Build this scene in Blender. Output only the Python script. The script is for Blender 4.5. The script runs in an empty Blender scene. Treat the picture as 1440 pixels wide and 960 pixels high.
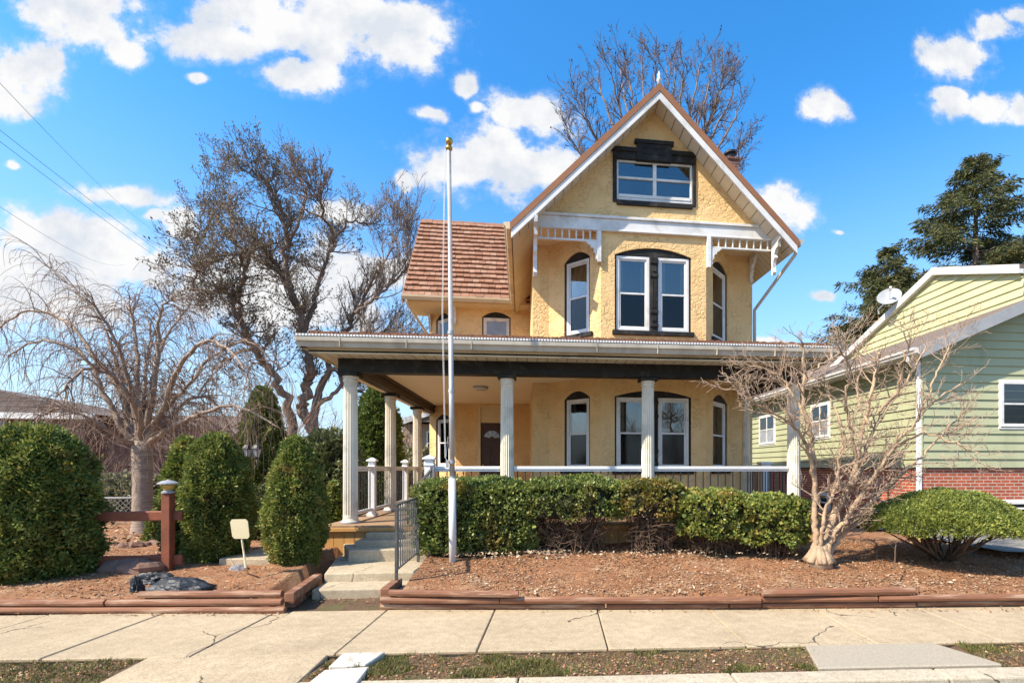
import bpy, math, random
import numpy as np
from math import sin, cos, radians, pi, sqrt, atan2
from mathutils import Vector, Matrix, noise as mnoise
from mathutils.geometry import tessellate_polygon

scene = bpy.context.scene
COL = scene.collection
R = random.Random(7)

# ------------------------------------------------------------------ camera model (photo pixels 1440x960)
F, CX, HY, EYE, TH = 700.0, 820.0, 657.0, 1.55, radians(5.3)

def ray(px, py):
    u, v = (px - CX) / F, (HY - py) / F
    return Vector((u * cos(TH) + sin(TH), cos(TH) - u * sin(TH), v))

def W(px, py, d):                       # point seen at a pixel, at a depth from the eye
    return Vector((0, 0, EYE)) + ray(px, py) * d

def G(px, py, z):                       # point seen at a pixel, at a height
    r = ray(px, py)
    return Vector((0, 0, EYE)) + r * ((z - EYE) / r.z)

def WX(px, py, X):                      # point seen at a pixel, on the plane x = X
    r = ray(px, py)
    return Vector((0, 0, EYE)) + r * (X / r.x)

class Fr:                               # a vertical working frame: x along, y into, z up
    def __init__(s, ox, oy, ang):
        s.M = Matrix.Translation((ox, oy, 0)) @ Matrix.Rotation(ang, 4, 'Z')
        s.I = s.M.inverted()
    def loc(s, px, py, y=0.0):          # pixel -> local (x, z) on local plane y
        o = s.I @ Vector((0, 0, EYE)); r = s.I.to_3x3() @ ray(px, py)
        p = o + r * ((y - o.y) / r.y)
        return p.x, p.z
    def x(s, px, y=0.0): return s.loc(px, HY, y)[0]
    def z(s, px, py, y=0.0): return s.loc(px, py, y)[1]
    def sub(s, p, q):                   # frame along the line p->q (local points)
        a, b = s.M @ Vector((p[0], p[1], 0)), s.M @ Vector((q[0], q[1], 0))
        return Fr(a.x, a.y, atan2(b.y - a.y, b.x - a.x))
    def w(s, x, y, z): return s.M @ Vector((x, y, z))

WORLD = Fr(0, 0, 0)
H = Fr(0, 0, radians(1.7))              # the house body
S = Fr(0, 0, radians(-2.4))             # the street

# ------------------------------------------------------------------ objects
OFF = {}
def props(o, label=None, cat=None, group=None, kind=None):
    for k, v in (('label', label), ('category', cat), ('group', group), ('kind', kind)):
        if v: o[k] = v
    return o

def thing(name, label, cat, loc, group=None):
    o = bpy.data.objects.new(name, None); COL.objects.link(o)
    o.empty_display_size = 0.2
    o.location = loc; OFF[o.name] = Vector(loc)
    return props(o, label, cat, group)

class MB:
    def __init__(s, fr=None):
        s.v = []; s.f = []; s.M = fr.M if fr else None; s.arr = []
    def add(s, vs, fs):
        b = len(s.v)
        if s.M is not None: vs = [s.M @ Vector(p) for p in vs]
        s.v.extend(tuple(p) for p in vs)
        s.f.extend(tuple(i + b for i in f) for f in fs)
        return s
    def box(s, x0, x1, y0, y1, z0, z1):
        return s.add([(x0,y0,z0),(x1,y0,z0),(x1,y1,z0),(x0,y1,z0),(x0,y0,z1),(x1,y0,z1),(x1,y1,z1),(x0,y1,z1)],
                     [(0,3,2,1),(4,5,6,7),(0,1,5,4),(1,2,6,5),(2,3,7,6),(3,0,4,7)])
    def hexa(s, b, t):                  # 4 bottom + 4 top points
        return s.add(list(b) + list(t), [(0,3,2,1),(4,5,6,7),(0,1,5,4),(1,2,6,5),(2,3,7,6),(3,0,4,7)])
    def ext(s, prof, a, b, ax='x'):     # extrude closed 2D profile along an axis
        n = len(prof)
        def P(t, q): return (t, q[0], q[1]) if ax == 'x' else ((q[0], t, q[1]) if ax == 'y' else (q[0], q[1], t))
        vs = [P(a, q) for q in prof] + [P(b, q) for q in prof]
        fs = [(i, (i+1) % n, n + (i+1) % n, n + i) for i in range(n)]
        tri = tessellate_polygon([[Vector((q[0], q[1], 0)) for q in prof]])
        fs += [tuple(t) for t in tri] + [tuple(n + i for i in reversed(t)) for t in tri]
        return s.add(vs, fs)
    def bar(s, p, q, w, h=None):        # rectangular bar between points
        p, q = Vector(p), Vector(q); h = h or w
        d = (q - p).normalized(); up = Vector((0,0,1)) if abs(d.z) < .95 else Vector((0,1,0))
        a = d.cross(up).normalized() * (w/2); b = a.cross(d).normalized() * (h/2)
        return s.hexa([p-a-b, p+a-b, q+a-b, q-a-b], [p-a+b, p+a+b, q+a+b, q-a+b])
    def tube(s, pts, rad, n=6, cap=True):
        pts = [Vector(p) for p in pts]
        if not hasattr(rad, '__len__'): rad = [rad] * len(pts)
        vs = []; fs = []; m = len(pts); pa = None
        for i, p in enumerate(pts):
            t = (pts[min(i+1, m-1)] - pts[max(i-1, 0)])
            if t.length < 1e-9: t = Vector((0,0,1))
            t.normalize()
            if pa is None: pa = t.orthogonal().normalized()
            else:
                pa = pa - t * pa.dot(t)
                pa = pa.normalized() if pa.length > 1e-6 else t.orthogonal().normalized()
            pb = t.cross(pa)
            for k in range(n):
                a = 2*pi*k/n
                vs.append(p + (pa*cos(a) + pb*sin(a)) * rad[i])
        for i in range(m-1):
            for k in range(n):
                k2 = (k+1) % n
                fs.append((i*n+k, i*n+k2, (i+1)*n+k2, (i+1)*n+k))
        if cap:
            fs.append(tuple(range(n-1, -1, -1))); fs.append(tuple((m-1)*n + k for k in range(n)))
        return s.add(vs, fs)
    def lathe(s, prof, n=24, c=(0,0,0), flute=0, fd=0.0):   # profile (r, z)
        vs = []; fs = []; m = len(prof)
        for r, z, *fl in prof:
            f = fl[0] if fl else 0
            for k in range(n):
                a = 2*pi*k/n
                rr = r - (f * fd * (0.5 - 0.5*cos(flute*a)) if flute else 0)
                vs.append((c[0] + rr*cos(a), c[1] + rr*sin(a), c[2] + z))
        for i in range(m-1):
            for k in range(n):
                k2 = (k+1) % n
                fs.append((i*n+k, i*n+k2, (i+1)*n+k2, (i+1)*n+k))
        fs.append(tuple(range(n-1, -1, -1))); fs.append(tuple((m-1)*n + k for k in range(n)))
        return s.add(vs, fs)
    def panel(s, outer, holes=(), y=0.0, depth=0.1, back=False):   # wall skin with openings, in local x,z
        loops = [outer] + list(holes)
        vl = [[Vector((p[0], p[1], 0)) for p in l] for l in loops]
        tri = tessellate_polygon(vl)
        flat = [(p[0], y, p[1]) for l in loops for p in l]
        s.add(flat, [tuple(t) for t in tri])
        for l in holes:
            n = len(l)
            s.add([(p[0], y, p[1]) for p in l] + [(p[0], y+depth, p[1]) for p in l],
                  [(i, (i+1) % n, n+(i+1) % n, n+i) for i in range(n)])
        return s
    def build(s, name, m, parent=None, loc=None, smooth=False, bevel=0, seg=1, label=None):
        me = bpy.data.meshes.new(name)
        off = OFF[parent.name] if parent else Vector(loc if loc is not None else (0,0,0))
        v = np.array(s.v, dtype=np.float64).reshape(-1, 3) - np.array(off)
        me.from_pydata(v.tolist(), [], s.f)
        return finish(me, name, m, parent, off, smooth, bevel, seg, label)

def finish(me, name, m, parent, off, smooth=False, bevel=0, seg=1, label=None):
    me.update()
    o = bpy.data.objects.new(name, me); COL.objects.link(o)
    me.materials.append(m)
    if smooth:
        me.polygons.foreach_set('use_smooth', [True] * len(me.polygons))
    if parent: o.parent = parent
    else: o.location = off
    OFF[o.name] = Vector(off)
    if bevel:
        b = o.modifiers.new('bevel', 'BEVEL'); b.width = bevel; b.segments = seg; b.limit_method = 'ANGLE'; b.angle_limit = radians(40)
    if label: o['label'] = label
    return o

def quads(name, Q, m, parent=None, loc=(0,0,0), label=None):      # Q: (n,4,3) array of loose quads
    off = OFF[parent.name] if parent else Vector(loc)
    Q = np.asarray(Q, dtype=np.float32); n = len(Q)
    v = (Q.reshape(-1, 3) - np.array(off, dtype=np.float32))
    me = bpy.data.meshes.new(name)
    me.vertices.add(4*n); me.vertices.foreach_set('co', v.ravel())
    me.loops.add(4*n); me.loops.foreach_set('vertex_index', np.arange(4*n, dtype=np.int32))
    me.polygons.add(n); me.polygons.foreach_set('loop_start', np.arange(0, 4*n, 4, dtype=np.int32))
    me.polygons.foreach_set('loop_total', np.full(n, 4, dtype=np.int32))
    me.update(calc_edges=True)
    return finish(me, name, m, parent, off, label=label)

# ------------------------------------------------------------------ materials
def newmat(name):
    m = bpy.data.materials.new(name); m.use_nodes = True
    nt = m.node_tree; nt.nodes.clear()
    out = nt.nodes.new('ShaderNodeOutputMaterial')
    return m, nt, out
def N(nt, t, **kw):
    n = nt.nodes.new(t)
    for k, v in kw.items():
        if k in n.inputs: n.inputs[k].default_value = v
        else: setattr(n, k, v)
    return n
def c4(c): return (c[0], c[1], c[2], 1.0)
def ramp(nt, fac, stops):
    r = nt.nodes.new('ShaderNodeValToRGB'); e = r.color_ramp.elements
    while len(e) < len(stops): e.new(0.5)
    for i, (p, c) in enumerate(stops): e[i].position = p; e[i].color = c4(c)
    nt.links.new(fac, r.inputs['Fac']); return r.outputs['Color']
def mixc(nt, fac, a, b, mode='MIX'):
    x = nt.nodes.new('ShaderNodeMix'); x.data_type = 'RGBA'; x.blend_type = mode
    for s, v in ((0, fac), (6, a), (7, b)):
        if hasattr(v, 'is_linked') or isinstance(v, bpy.types.NodeSocket): nt.links.new(v, x.inputs[s])
        elif s == 0: x.inputs[0].default_value = v
        else: x.inputs[s].default_value = c4(v)
    return x.outputs[2]
def noise(nt, scale, detail=4, rough=.6, vec=None, dist=0):
    n = N(nt, 'ShaderNodeTexNoise', Scale=scale, Detail=detail, Roughness=rough, Distortion=dist)
    if vec is not None: nt.links.new(vec, n.inputs['Vector'])
    return n.outputs['Fac']
def pos(nt): return nt.nodes.new('ShaderNodeNewGeometry').outputs['Position']
def bump(nt, h, strength, dist=0.02, normal=None):
    b = N(nt, 'ShaderNodeBump', Strength=strength, Distance=dist); nt.links.new(h, b.inputs['Height'])
    if normal is not None: nt.links.new(normal, b.inputs['Normal'])
    return b.outputs['Normal']
def princ(nt, out, col, rough=.6, normal=None, metal=0, spec=.4):
    p = N(nt, 'ShaderNodeBsdfPrincipled', Roughness=rough, Metallic=metal)
    p.inputs['Specular IOR Level'].default_value = spec
    if isinstance(col, bpy.types.NodeSocket): nt.links.new(col, p.inputs['Base Color'])
    else: p.inputs['Base Color'].default_value = c4(col)
    if normal is not None: nt.links.new(normal, p.inputs['Normal'])
    nt.links.new(p.outputs[0], out.inputs[0]); return p

def pmat(name, c1, c2=None, scale=3, rough=.6, b=0, bs=40, dist=.01, metal=0, spec=.4, c3=None, s3=.8, stretch=None, lo=.35, hi=.65):
    m, nt, out = newmat(name); v = pos(nt)
    if stretch:
        mp = N(nt, 'ShaderNodeMapping'); mp.inputs['Scale'].default_value = stretch; nt.links.new(v, mp.inputs['Vector']); v = mp.outputs[0]
    c2 = c2 or tuple(x*.85 for x in c1)
    col = ramp(nt, noise(nt, scale, 6, .65, v), [(lo, c1), (hi, c2)])
    if c3:
        f = nt.nodes.new('ShaderNodeMapRange'); f.inputs[1].default_value = .52; f.inputs[2].default_value = .7
        nt.links.new(noise(nt, s3, 5, .6, v), f.inputs[0])
        col = mixc(nt, f.outputs[0], col, c3)
    nm = bump(nt, noise(nt, bs, 5, .6, v), b, dist) if b else None
    princ(nt, out, col, rough, nm, metal, spec); return m

def leafmat(name, cols, trans=.3, rough=.5, patch=None, pscale=2.5, pthr=(.55,.7)):
    m, nt, out = newmat(name)
    g = nt.nodes.new('ShaderNodeNewGeometry')
    col = ramp(nt, g.outputs['Random Per Island'], [(i/(len(cols)-1), c) for i, c in enumerate(cols)])
    cl = ramp(nt, noise(nt, 5, 3, .6, g.outputs['Position']), [(.3, (.55,.6,.5)), (.7, (1.25,1.2,1.1))])
    col = mixc(nt, 1.0, col, cl, 'MULTIPLY')
    if patch:
        f = nt.nodes.new('ShaderNodeMapRange'); f.inputs[1].default_value, f.inputs[2].default_value = pthr
        nt.links.new(noise(nt, pscale, 4, .6, g.outputs['Position']), f.inputs[0])
        col = mixc(nt, f.outputs[0], col, patch)
    p = N(nt, 'ShaderNodeBsdfPrincipled', Roughness=rough); p.inputs['Specular IOR Level'].default_value = .35
    nt.links.new(col, p.inputs['Base Color'])
    t = nt.nodes.new('ShaderNodeBsdfTranslucent'); nt.links.new(col, t.inputs[0])
    mx = nt.nodes.new('ShaderNodeMixShader'); mx.inputs[0].default_value = trans
    nt.links.new(p.outputs[0], mx.inputs[1]); nt.links.new(t.outputs[0], mx.inputs[2])
    nt.links.new(mx.outputs[0], out.inputs[0]); return m

def islandmat(name, cols, rough=.75, b=0, bs=60, spec=.3, var=.3):
    m, nt, out = newmat(name)
    g = nt.nodes.new('ShaderNodeNewGeometry')
    col = ramp(nt, g.outputs['Random Per Island'], [(i/(len(cols)-1), c) for i, c in enumerate(cols)])
    col = mixc(nt, var, col, ramp(nt, noise(nt, 9, 5, .65, g.outputs['Position']), [(.3, (.25,.25,.25)), (.7, (1.3,1.3,1.3))]), 'MULTIPLY')
    nm = bump(nt, noise(nt, bs, 4, .6, g.outputs['Position']), b, .008) if b else None
    princ(nt, out, col, rough, nm, 0, spec); return m

M = {}
def stucco(name, c1, c2, c3):
    m, nt, out = newmat(name); v = pos(nt)
    base = ramp(nt, noise(nt, 2.2, 6, .65, v), [(.3, c1), (.7, c2)])
    st = N(nt, 'ShaderNodeMapping'); st.inputs['Scale'].default_value = (3.5, 3.5, .5); nt.links.new(v, st.inputs[0])
    f = nt.nodes.new('ShaderNodeMapRange'); f.inputs[1].default_value = .56; f.inputs[2].default_value = .78; f.inputs[4].default_value = .8
    nt.links.new(noise(nt, 1.1, 6, .7, st.outputs[0]), f.inputs[0])
    base = mixc(nt, f.outputs[0], base, c3)
    # troweled ridges: warped voronoi edges + fine grit
    wp = N(nt, 'ShaderNodeTexNoise', Scale=5.0, Detail=3.0); nt.links.new(v, wp.inputs['Vector'])
    ad = nt.nodes.new('ShaderNodeVectorMath'); ad.operation = 'MULTIPLY_ADD'; ad.inputs[1].default_value = (.22,)*3
    nt.links.new(wp.outputs['Color'], ad.inputs[0]); nt.links.new(v, ad.inputs[2])
    mp = N(nt, 'ShaderNodeMapping'); mp.inputs['Scale'].default_value = (8.5, 8.5, 13); nt.links.new(ad.outputs[0], mp.inputs[0])
    vo = N(nt, 'ShaderNodeTexVoronoi', feature='DISTANCE_TO_EDGE', Scale=1.0); nt.links.new(mp.outputs[0], vo.inputs['Vector'])
    mr = nt.nodes.new('ShaderNodeMapRange'); mr.inputs[1].default_value = 0; mr.inputs[2].default_value = .12
    nt.links.new(vo.outputs[0], mr.inputs[0])
    gate = nt.nodes.new('ShaderNodeMapRange'); gate.inputs[1].default_value = .42; gate.inputs[2].default_value = .6
    nt.links.new(noise(nt, 4, 3, .6, v), gate.inputs[0])
    inv = N(nt, 'ShaderNodeMath', operation='MAXIMUM'); nt.links.new(mr.outputs[0], inv.inputs[0]); nt.links.new(gate.outputs[0], inv.inputs[1])
    n1 = bump(nt, noise(nt, 28, 6, .7, v), .8, .014)
    n2 = bump(nt, inv.outputs[0], .65, .016, n1)
    n3 = bump(nt, noise(nt, 6, 4, .6, v), .6, .03, n2)
    gro = ramp(nt, inv.outputs[0], [(0, (.86,.81,.74)), (.6, (1,1,1))])
    base = mixc(nt, .8, base, gro, 'MULTIPLY')
    princ(nt, out, base, .9, n3, 0, .2); return m
M['stucco'] = stucco('stucco', (.8,.555,.275), (.72,.475,.215), (.58,.38,.185))
M['white'] = pmat('white_paint', (.74,.73,.71), (.62,.61,.59), 2.0, .45, .12, 60, .004, c3=(.5,.48,.44), s3=3)
M['column'] = pmat('column_paint', (.8,.73,.6), (.7,.63,.51), 1.2, .5, .1, 50, .004, c3=(.48,.43,.35), s3=2.5)
M['vinyl'] = pmat('white_vinyl', (.78,.78,.78), (.7,.7,.7), 2, .35)
M['cream'] = pmat('cream_paint', (.72,.6,.38), (.64,.52,.31), 1.5, .6, .1, 30, .004)
M['ceil'] = pmat('ceiling_paint', (.83,.72,.52), (.78,.66,.46), .8, .6)
M['black'] = pmat('black_paint', (.016,.015,.014), (.028,.026,.023), 4, .6, .25, 25, .006, spec=.2, c3=(.06,.05,.042), s3=6)
M['brownbeam'] = pmat('dark_brown_paint', (.06,.035,.022), (.045,.026,.016), 3, .55, .1)
M['iron'] = pmat('grey_iron', (.05,.055,.055), (.1,.1,.1), 12, .5, .2, 60, .003)
M['darkiron'] = pmat('black_iron', (.018,.018,.02), (.03,.03,.03), 10, .45)
M['copper'] = pmat('rust_brown_metal', (.3,.135,.06), (.25,.11,.05), 3, .5, .05)
M['gutter'] = pmat('aluminium_gutter', (.55,.5,.41), (.44,.39,.31), 1.2, .4, .1, 14, .004, c3=(.36,.32,.27), s3=2, stretch=(2,2,.4))
M['creamgutter'] = pmat('cream_gutter', (.64,.52,.34), (.56,.44,.27), 1.5, .45, c3=(.35,.28,.18), s3=2)
M['tan'] = pmat('tan_board', (.55,.3,.1), (.48,.25,.08), 3, .6, .15, 30, .004, stretch=(3,3,.6))
M['deck'] = pmat('deck_board', (.36,.24,.14), (.29,.18,.1), 3, .65, .15, 30, .004, stretch=(5,.5,1))
M['door'] = pmat('brown_door', (.06,.026,.015), (.045,.02,.012), 6, .4, .1, 20, .004, stretch=(4,4,.5))
M['gold'] = pmat('brass', (.7,.45,.12), (.55,.33,.08), 8, .3, metal=1)
M['pole'] = pmat('pole_metal', (.46,.45,.44), (.34,.33,.32), 6, .45, metal=.4, c3=(.6,.58,.54), s3=3)
def concmat(name, a, b, c, bs=130):
    m, nt, out = newmat(name); v = pos(nt)
    col = ramp(nt, noise(nt, 1.4, 7, .68, v), [(.34, a), (.66, b)])
    f = nt.nodes.new('ShaderNodeMapRange'); f.inputs[1].default_value = .54; f.inputs[2].default_value = .74; f.inputs[4].default_value = .7
    nt.links.new(noise(nt, .8, 6, .7, v), f.inputs[0]); col = mixc(nt, f.outputs[0], col, c)
    col = mixc(nt, .9, col, ramp(nt, noise(nt, 70, 3, .7, v), [(.32, (.62,.6,.56)), (.5, (1,1,1)), (.72, (1.18,1.16,1.12))]), 'MULTIPLY')
    col = mixc(nt, .5, col, ramp(nt, noise(nt, 11, 5, .7, v), [(.35, (.75,.73,.7)), (.6, (1.1,1.1,1.1))]), 'MULTIPLY')
    wv = N(nt, 'ShaderNodeTexNoise', Scale=2.2, Detail=5.0); nt.links.new(v, wv.inputs['Vector'])
    ad = nt.nodes.new('ShaderNodeVectorMath'); ad.operation = 'MULTIPLY_ADD'; ad.inputs[1].default_value = (.5,)*3; nt.links.new(wv.outputs['Color'], ad.inputs[0]); nt.links.new(v, ad.inputs[2])
    vo = N(nt, 'ShaderNodeTexVoronoi', feature='DISTANCE_TO_EDGE', Scale=.62); nt.links.new(ad.outputs[0], vo.inputs['Vector'])
    cr = N(nt, 'ShaderNodeMath', operation='LESS_THAN'); cr.inputs[1].default_value = .0045; nt.links.new(vo.outputs[0], cr.inputs[0])
    gt = N(nt, 'ShaderNodeMath', operation='GREATER_THAN'); gt.inputs[1].default_value = .52; nt.links.new(noise(nt, .55, 2, .5, v), gt.inputs[0])
    ml = N(nt, 'ShaderNodeMath', operation='MULTIPLY'); nt.links.new(cr.outputs[0], ml.inputs[0]); nt.links.new(gt.outputs[0], ml.inputs[1])
    col = mixc(nt, ml.outputs[0], col, (.1,.08,.055))
    princ(nt, out, col, .92, bump(nt, noise(nt, bs, 4, .7, v), .5, .008), 0, .2); return m
M['concrete'] = concmat('concrete', (.47,.375,.25), (.385,.305,.2), (.31,.24,.165))
M['stepcon'] = concmat('step_concrete', (.48,.4,.28), (.38,.31,.215), (.25,.205,.15), 70)
M['pad'] = pmat('pebbled_concrete', (.4,.345,.26), (.31,.265,.2), 60, .9, .6, 120, .01)
M['paver'] = pmat('white_paver', (.62,.58,.5), (.5,.46,.39), 4, .9, .4, 50, .01, c3=(.36,.32,.26), s3=7)
M['asphalt'] = pmat('asphalt', (.05,.05,.052), (.065,.064,.062), 3, .9, .4, 200, .006)
M['drive'] = pmat('driveway', (.27,.25,.22), (.21,.195,.17), 3, .95, .4, 120, .006, spec=.1)
M['curb'] = concmat('curb_concrete', (.5,.43,.32), (.42,.355,.26), (.34,.28,.2), 80)
M['mulch'] = pmat('mulch_soil', (.4,.185,.085), (.24,.115,.055), 16, .95, 1.0, 60, .03, c3=(.42,.25,.135), s3=2.2)
M['lawn'] = pmat('dull_lawn', (.14,.13,.055), (.2,.15,.08), 2, .95, .8, 30, .03)
M['soil'] = pmat('verge_soil', (.15,.085,.045), (.09,.055,.03), 8, .95, .9, 50, .02, c3=(.1,.1,.03), s3=3)
M['timber'] = pmat('timber', (.26,.115,.06), (.17,.075,.042), 4, .75, .5, 30, .01, c3=(.44,.3,.2), s3=2.2, stretch=(.6,6,6))
M['redwood'] = pmat('red_stained_wood', (.25,.075,.035), (.16,.05,.026), 5, .65, .4, 25, .008, stretch=(1,1,1))
M['bark'] = pmat('grey_bark', (.26,.185,.14), (.14,.1,.078), 9, .9, .7, 30, .02, stretch=(1,1,.35))
M['cherrybark'] = pmat('cherry_bark', (.4,.31,.235), (.22,.16,.12), 8, .75, .7, 26, .015, stretch=(.5,.5,4))
M['cherrytwig'] = pmat('cherry_twig', (.27,.18,.125), (.18,.115,.08), 3, .8)
M['tanbark'] = pmat('tan_bark', (.48,.34,.215), (.34,.235,.15), 7, .85, .7, 28, .014, c3=(.2,.145,.1), s3=5)
M['tantwig'] = pmat('tan_twig', (.4,.285,.2), (.3,.21,.145), 4, .8)
M['darktwig'] = pmat('dark_twig', (.13,.088,.068), (.08,.056,.046), 3, .9)
M['greytwig'] = pmat('grey_twig', (.22,.16,.125), (.14,.1,.082), 3, .9)
M['pinktwig'] = pmat('pink_brown_twig', (.36,.25,.19), (.26,.175,.13), 1, .9)
M['stem'] = pmat('shrub_stem', (.15,.095,.06), (.085,.055,.038), 8, .9)
M['core'] = pmat('shaded_core', (.016,.017,.008), (.026,.02,.011), 12, 1, .8, 30, .05)  # near-black filler inside foliage; the inner shade is put into its colour
M['arbor'] = leafmat('arborvitae_leaf', [(0.083,0.136,0.031),(0.153,0.212,0.047),(0.248,0.283,0.065),(0.354,0.319,0.088)], .3, .55, (.4,.27,.08), 3.0, (.56,.74))
M['arbord'] = leafmat('dark_arborvitae_leaf', [(0.077,0.121,0.033),(0.132,0.187,0.044),(0.220,0.253,0.059)], .3, .55)
M['yew'] = leafmat('yew_leaf', [(0.095,0.149,0.044),(0.163,0.216,0.059),(0.242,0.284,0.081),(0.351,0.365,0.107)], .25, .4, (.3,.23,.06), 2.2, (.54,.7))
M['euon'] = leafmat('broad_leaf', [(0.130,0.186,0.048),(0.204,0.268,0.066),(0.316,0.335,0.092),(0.445,0.391,0.111)], .3, .4, (.36,.19,.045), 1.5, (.56,.68))
M['gold_leaf'] = leafmat('golden_leaf', [(.1,.13,.035),(.17,.18,.05),(.26,.22,.06),(.32,.24,.065)], .3, .4, (.42,.24,.065), 4.0, (.52,.68))
M['mound'] = leafmat('mound_leaf', [(0.141,0.183,0.045),(0.241,0.283,0.065),(0.339,0.352,0.085)], .25, .5)
M['rhodo'] = leafmat('rhododendron_leaf', [(0.108,0.144,0.054),(0.180,0.208,0.090),(0.288,0.288,0.144)], .2, .35)
M['pale'] = leafmat('pale_shrub_leaf', [(0.192,0.192,0.120),(0.264,0.252,0.168),(0.336,0.312,0.216)], .2, .5)
M['spruce'] = leafmat('spruce_needle', [(.04,.058,.02),(.07,.09,.03),(.11,.115,.04),(.15,.115,.045)], .2, .6)
M['magleaf'] = leafmat('curled_bud', [(0.109,0.091,0.055),(0.182,0.155,0.091),(0.309,0.218,0.146),(0.109,0.091,0.081)], .2, .7)
M['seed'] = leafmat('seed_cluster', [(.14,.06,.035),(.1,.05,.03),(.18,.09,.05)], .1, .8)
M['litter'] = islandmat('leaf_litter', [(.28,.115,.048),(.42,.2,.09),(.13,.06,.032),(.54,.36,.2),(.34,.145,.062),(.17,.08,.04),(.46,.28,.15),(.24,.105,.048),(.62,.48,.33)], .9, var=.6)
M['chips'] = islandmat('pale_chips', [(.46,.34,.21),(.34,.22,.13),(.58,.47,.34),(.26,.15,.09)], .85)
M['grass'] = leafmat('grass_blade', [(.1,.13,.03),(.17,.17,.05),(.26,.2,.09)], .3, .6)
M['rock'] = islandmat('red_rock', [(.26,.13,.09),(.19,.11,.08),(.3,.18,.13)], .9, .6, 14)
M['greyrock'] = islandmat('grey_rock', [(.2,.19,.19),(.3,.28,.27)], .9, .6, 14)
M['bag'] = pmat('black_plastic', (.014,.015,.018), (.03,.033,.038), 3, .5, .5, 14, .03, spec=.4)
M['sign'] = pmat('blank_sign', (.6,.52,.33), (.54,.46,.28), 2, .5)
M['tile'] = islandmat('clay_tile', [(.29,.145,.085),(.34,.175,.11),(.25,.12,.07),(.37,.22,.15),(.28,.14,.082)], .85, .3, 40)
M['oldroof'] = islandmat('weathered_shingle', [(0.124,0.093,0.077),(0.174,0.136,0.112),(0.093,0.068,0.062)], .9, .3, 30)
M['shingle'] = pmat('porch_shingle', (.2,.085,.045), (.13,.06,.036), 10, .9, .5, 40, .01)
M['sidingA'] = pmat('green_siding', (.4,.41,.245), (.36,.37,.22), 1.1, .55, .06, 40, .003, c3=(.31,.32,.19), s3=1.6, stretch=(1,1,.35))
M['sidingB'] = pmat('pale_green_siding', (.58,.56,.3), (.53,.515,.27), 1.1, .55, .06, 40, .003, c3=(.45,.43,.24), s3=1.4, stretch=(1,1,.35))
M['solder'] = pmat('grey_dish', (.36,.37,.38), (.3,.31,.32), 4, .45)
M['greytrim'] = pmat('grey_trim', (.34,.34,.345), (.28,.28,.285), 3, .5)

def linemat(name, base, dark, axis, pitch, wd=.08):     # grooved boards
    m, nt, out = newmat(name); v = pos(nt)
    s = nt.nodes.new('ShaderNodeSeparateXYZ'); nt.links.new(v, s.inputs[0])
    a = N(nt, 'ShaderNodeMath', operation='MULTIPLY'); a.inputs[1].default_value = 1/pitch; nt.links.new(s.outputs[axis], a.inputs[0])
    fr = N(nt, 'ShaderNodeMath', operation='FRACT'); nt.links.new(a.outputs[0], fr.inputs[0])
    lt = N(nt, 'ShaderNodeMath', operation='GREATER_THAN'); lt.inputs[1].default_value = wd; nt.links.new(fr.outputs[0], lt.inputs[0])
    b = ramp(nt, noise(nt, 2, 5, .6, v), [(.35, base), (.65, tuple(x*.88 for x in base))])
    col = mixc(nt, lt.outputs[0], dark, b)
    princ(nt, out, col, .6, bump(nt, lt.outputs[0], .6, .006)); return m
M['soffit'] = linemat('cream_soffit', (.7,.6,.42), (.3,.24,.15), 'Y', .14)
M['soffitx'] = linemat('cream_vented_soffit', (.66,.6,.47), (.22,.18,.13), 'X', .16)
M['guard'] = linemat('perforated_guard', (.75,.75,.74), (.2,.2,.2), 'X', .045, .35)

def brickmat(name, c1, c2, mortar, sc=1.0):
    m, nt, out = newmat(name); v = pos(nt)
    s = nt.nodes.new('ShaderNodeSeparateXYZ'); nt.links.new(v, s.inputs[0])
    a = N(nt, 'ShaderNodeMath', operation='ADD'); nt.links.new(s.outputs[0], a.inputs[0]); nt.links.new(s.outputs[1], a.inputs[1])
    c = nt.nodes.new('ShaderNodeCombineXYZ'); nt.links.new(a.outputs[0], c.inputs[0]); nt.links.new(s.outputs[2], c.inputs[1])
    b = N(nt, 'ShaderNodeTexBrick', Scale=1.0); nt.links.new(c.outputs[0], b.inputs['Vector'])
    b.inputs['Color1'].default_value = c4(c1); b.inputs['Color2'].default_value = c4(c2); b.inputs['Mortar'].default_value = c4(mortar)
    b.inputs['Brick Width'].default_value = .215*sc; b.inputs['Row Height'].default_value = .075*sc; b.inputs['Mortar Size'].default_value = .011*sc
    b.inputs['Bias'].default_value = -.1
    col = mixc(nt, .5, b.outputs['Color'], ramp(nt, noise(nt, 7, 5, .7, v), [(.3,(.6,.6,.6)),(.7,(1.25,1.25,1.25))]), 'MULTIPLY')
    inv = N(nt, 'ShaderNodeMath', operation='SUBTRACT'); inv.inputs[0].default_value = 1; nt.links.new(b.outputs['Fac'], inv.inputs[1])
    princ(nt, out, col, .85, bump(nt, inv.outputs[0], .6, .008)); return m
M['brick'] = brickmat('red_brick', (.42,.09,.042), (.3,.06,.03), (.46,.34,.26))
M['brickdark'] = brickmat('dark_red_brick', (.17,.06,.045), (.12,.042,.034), (.22,.16,.13))

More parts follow.
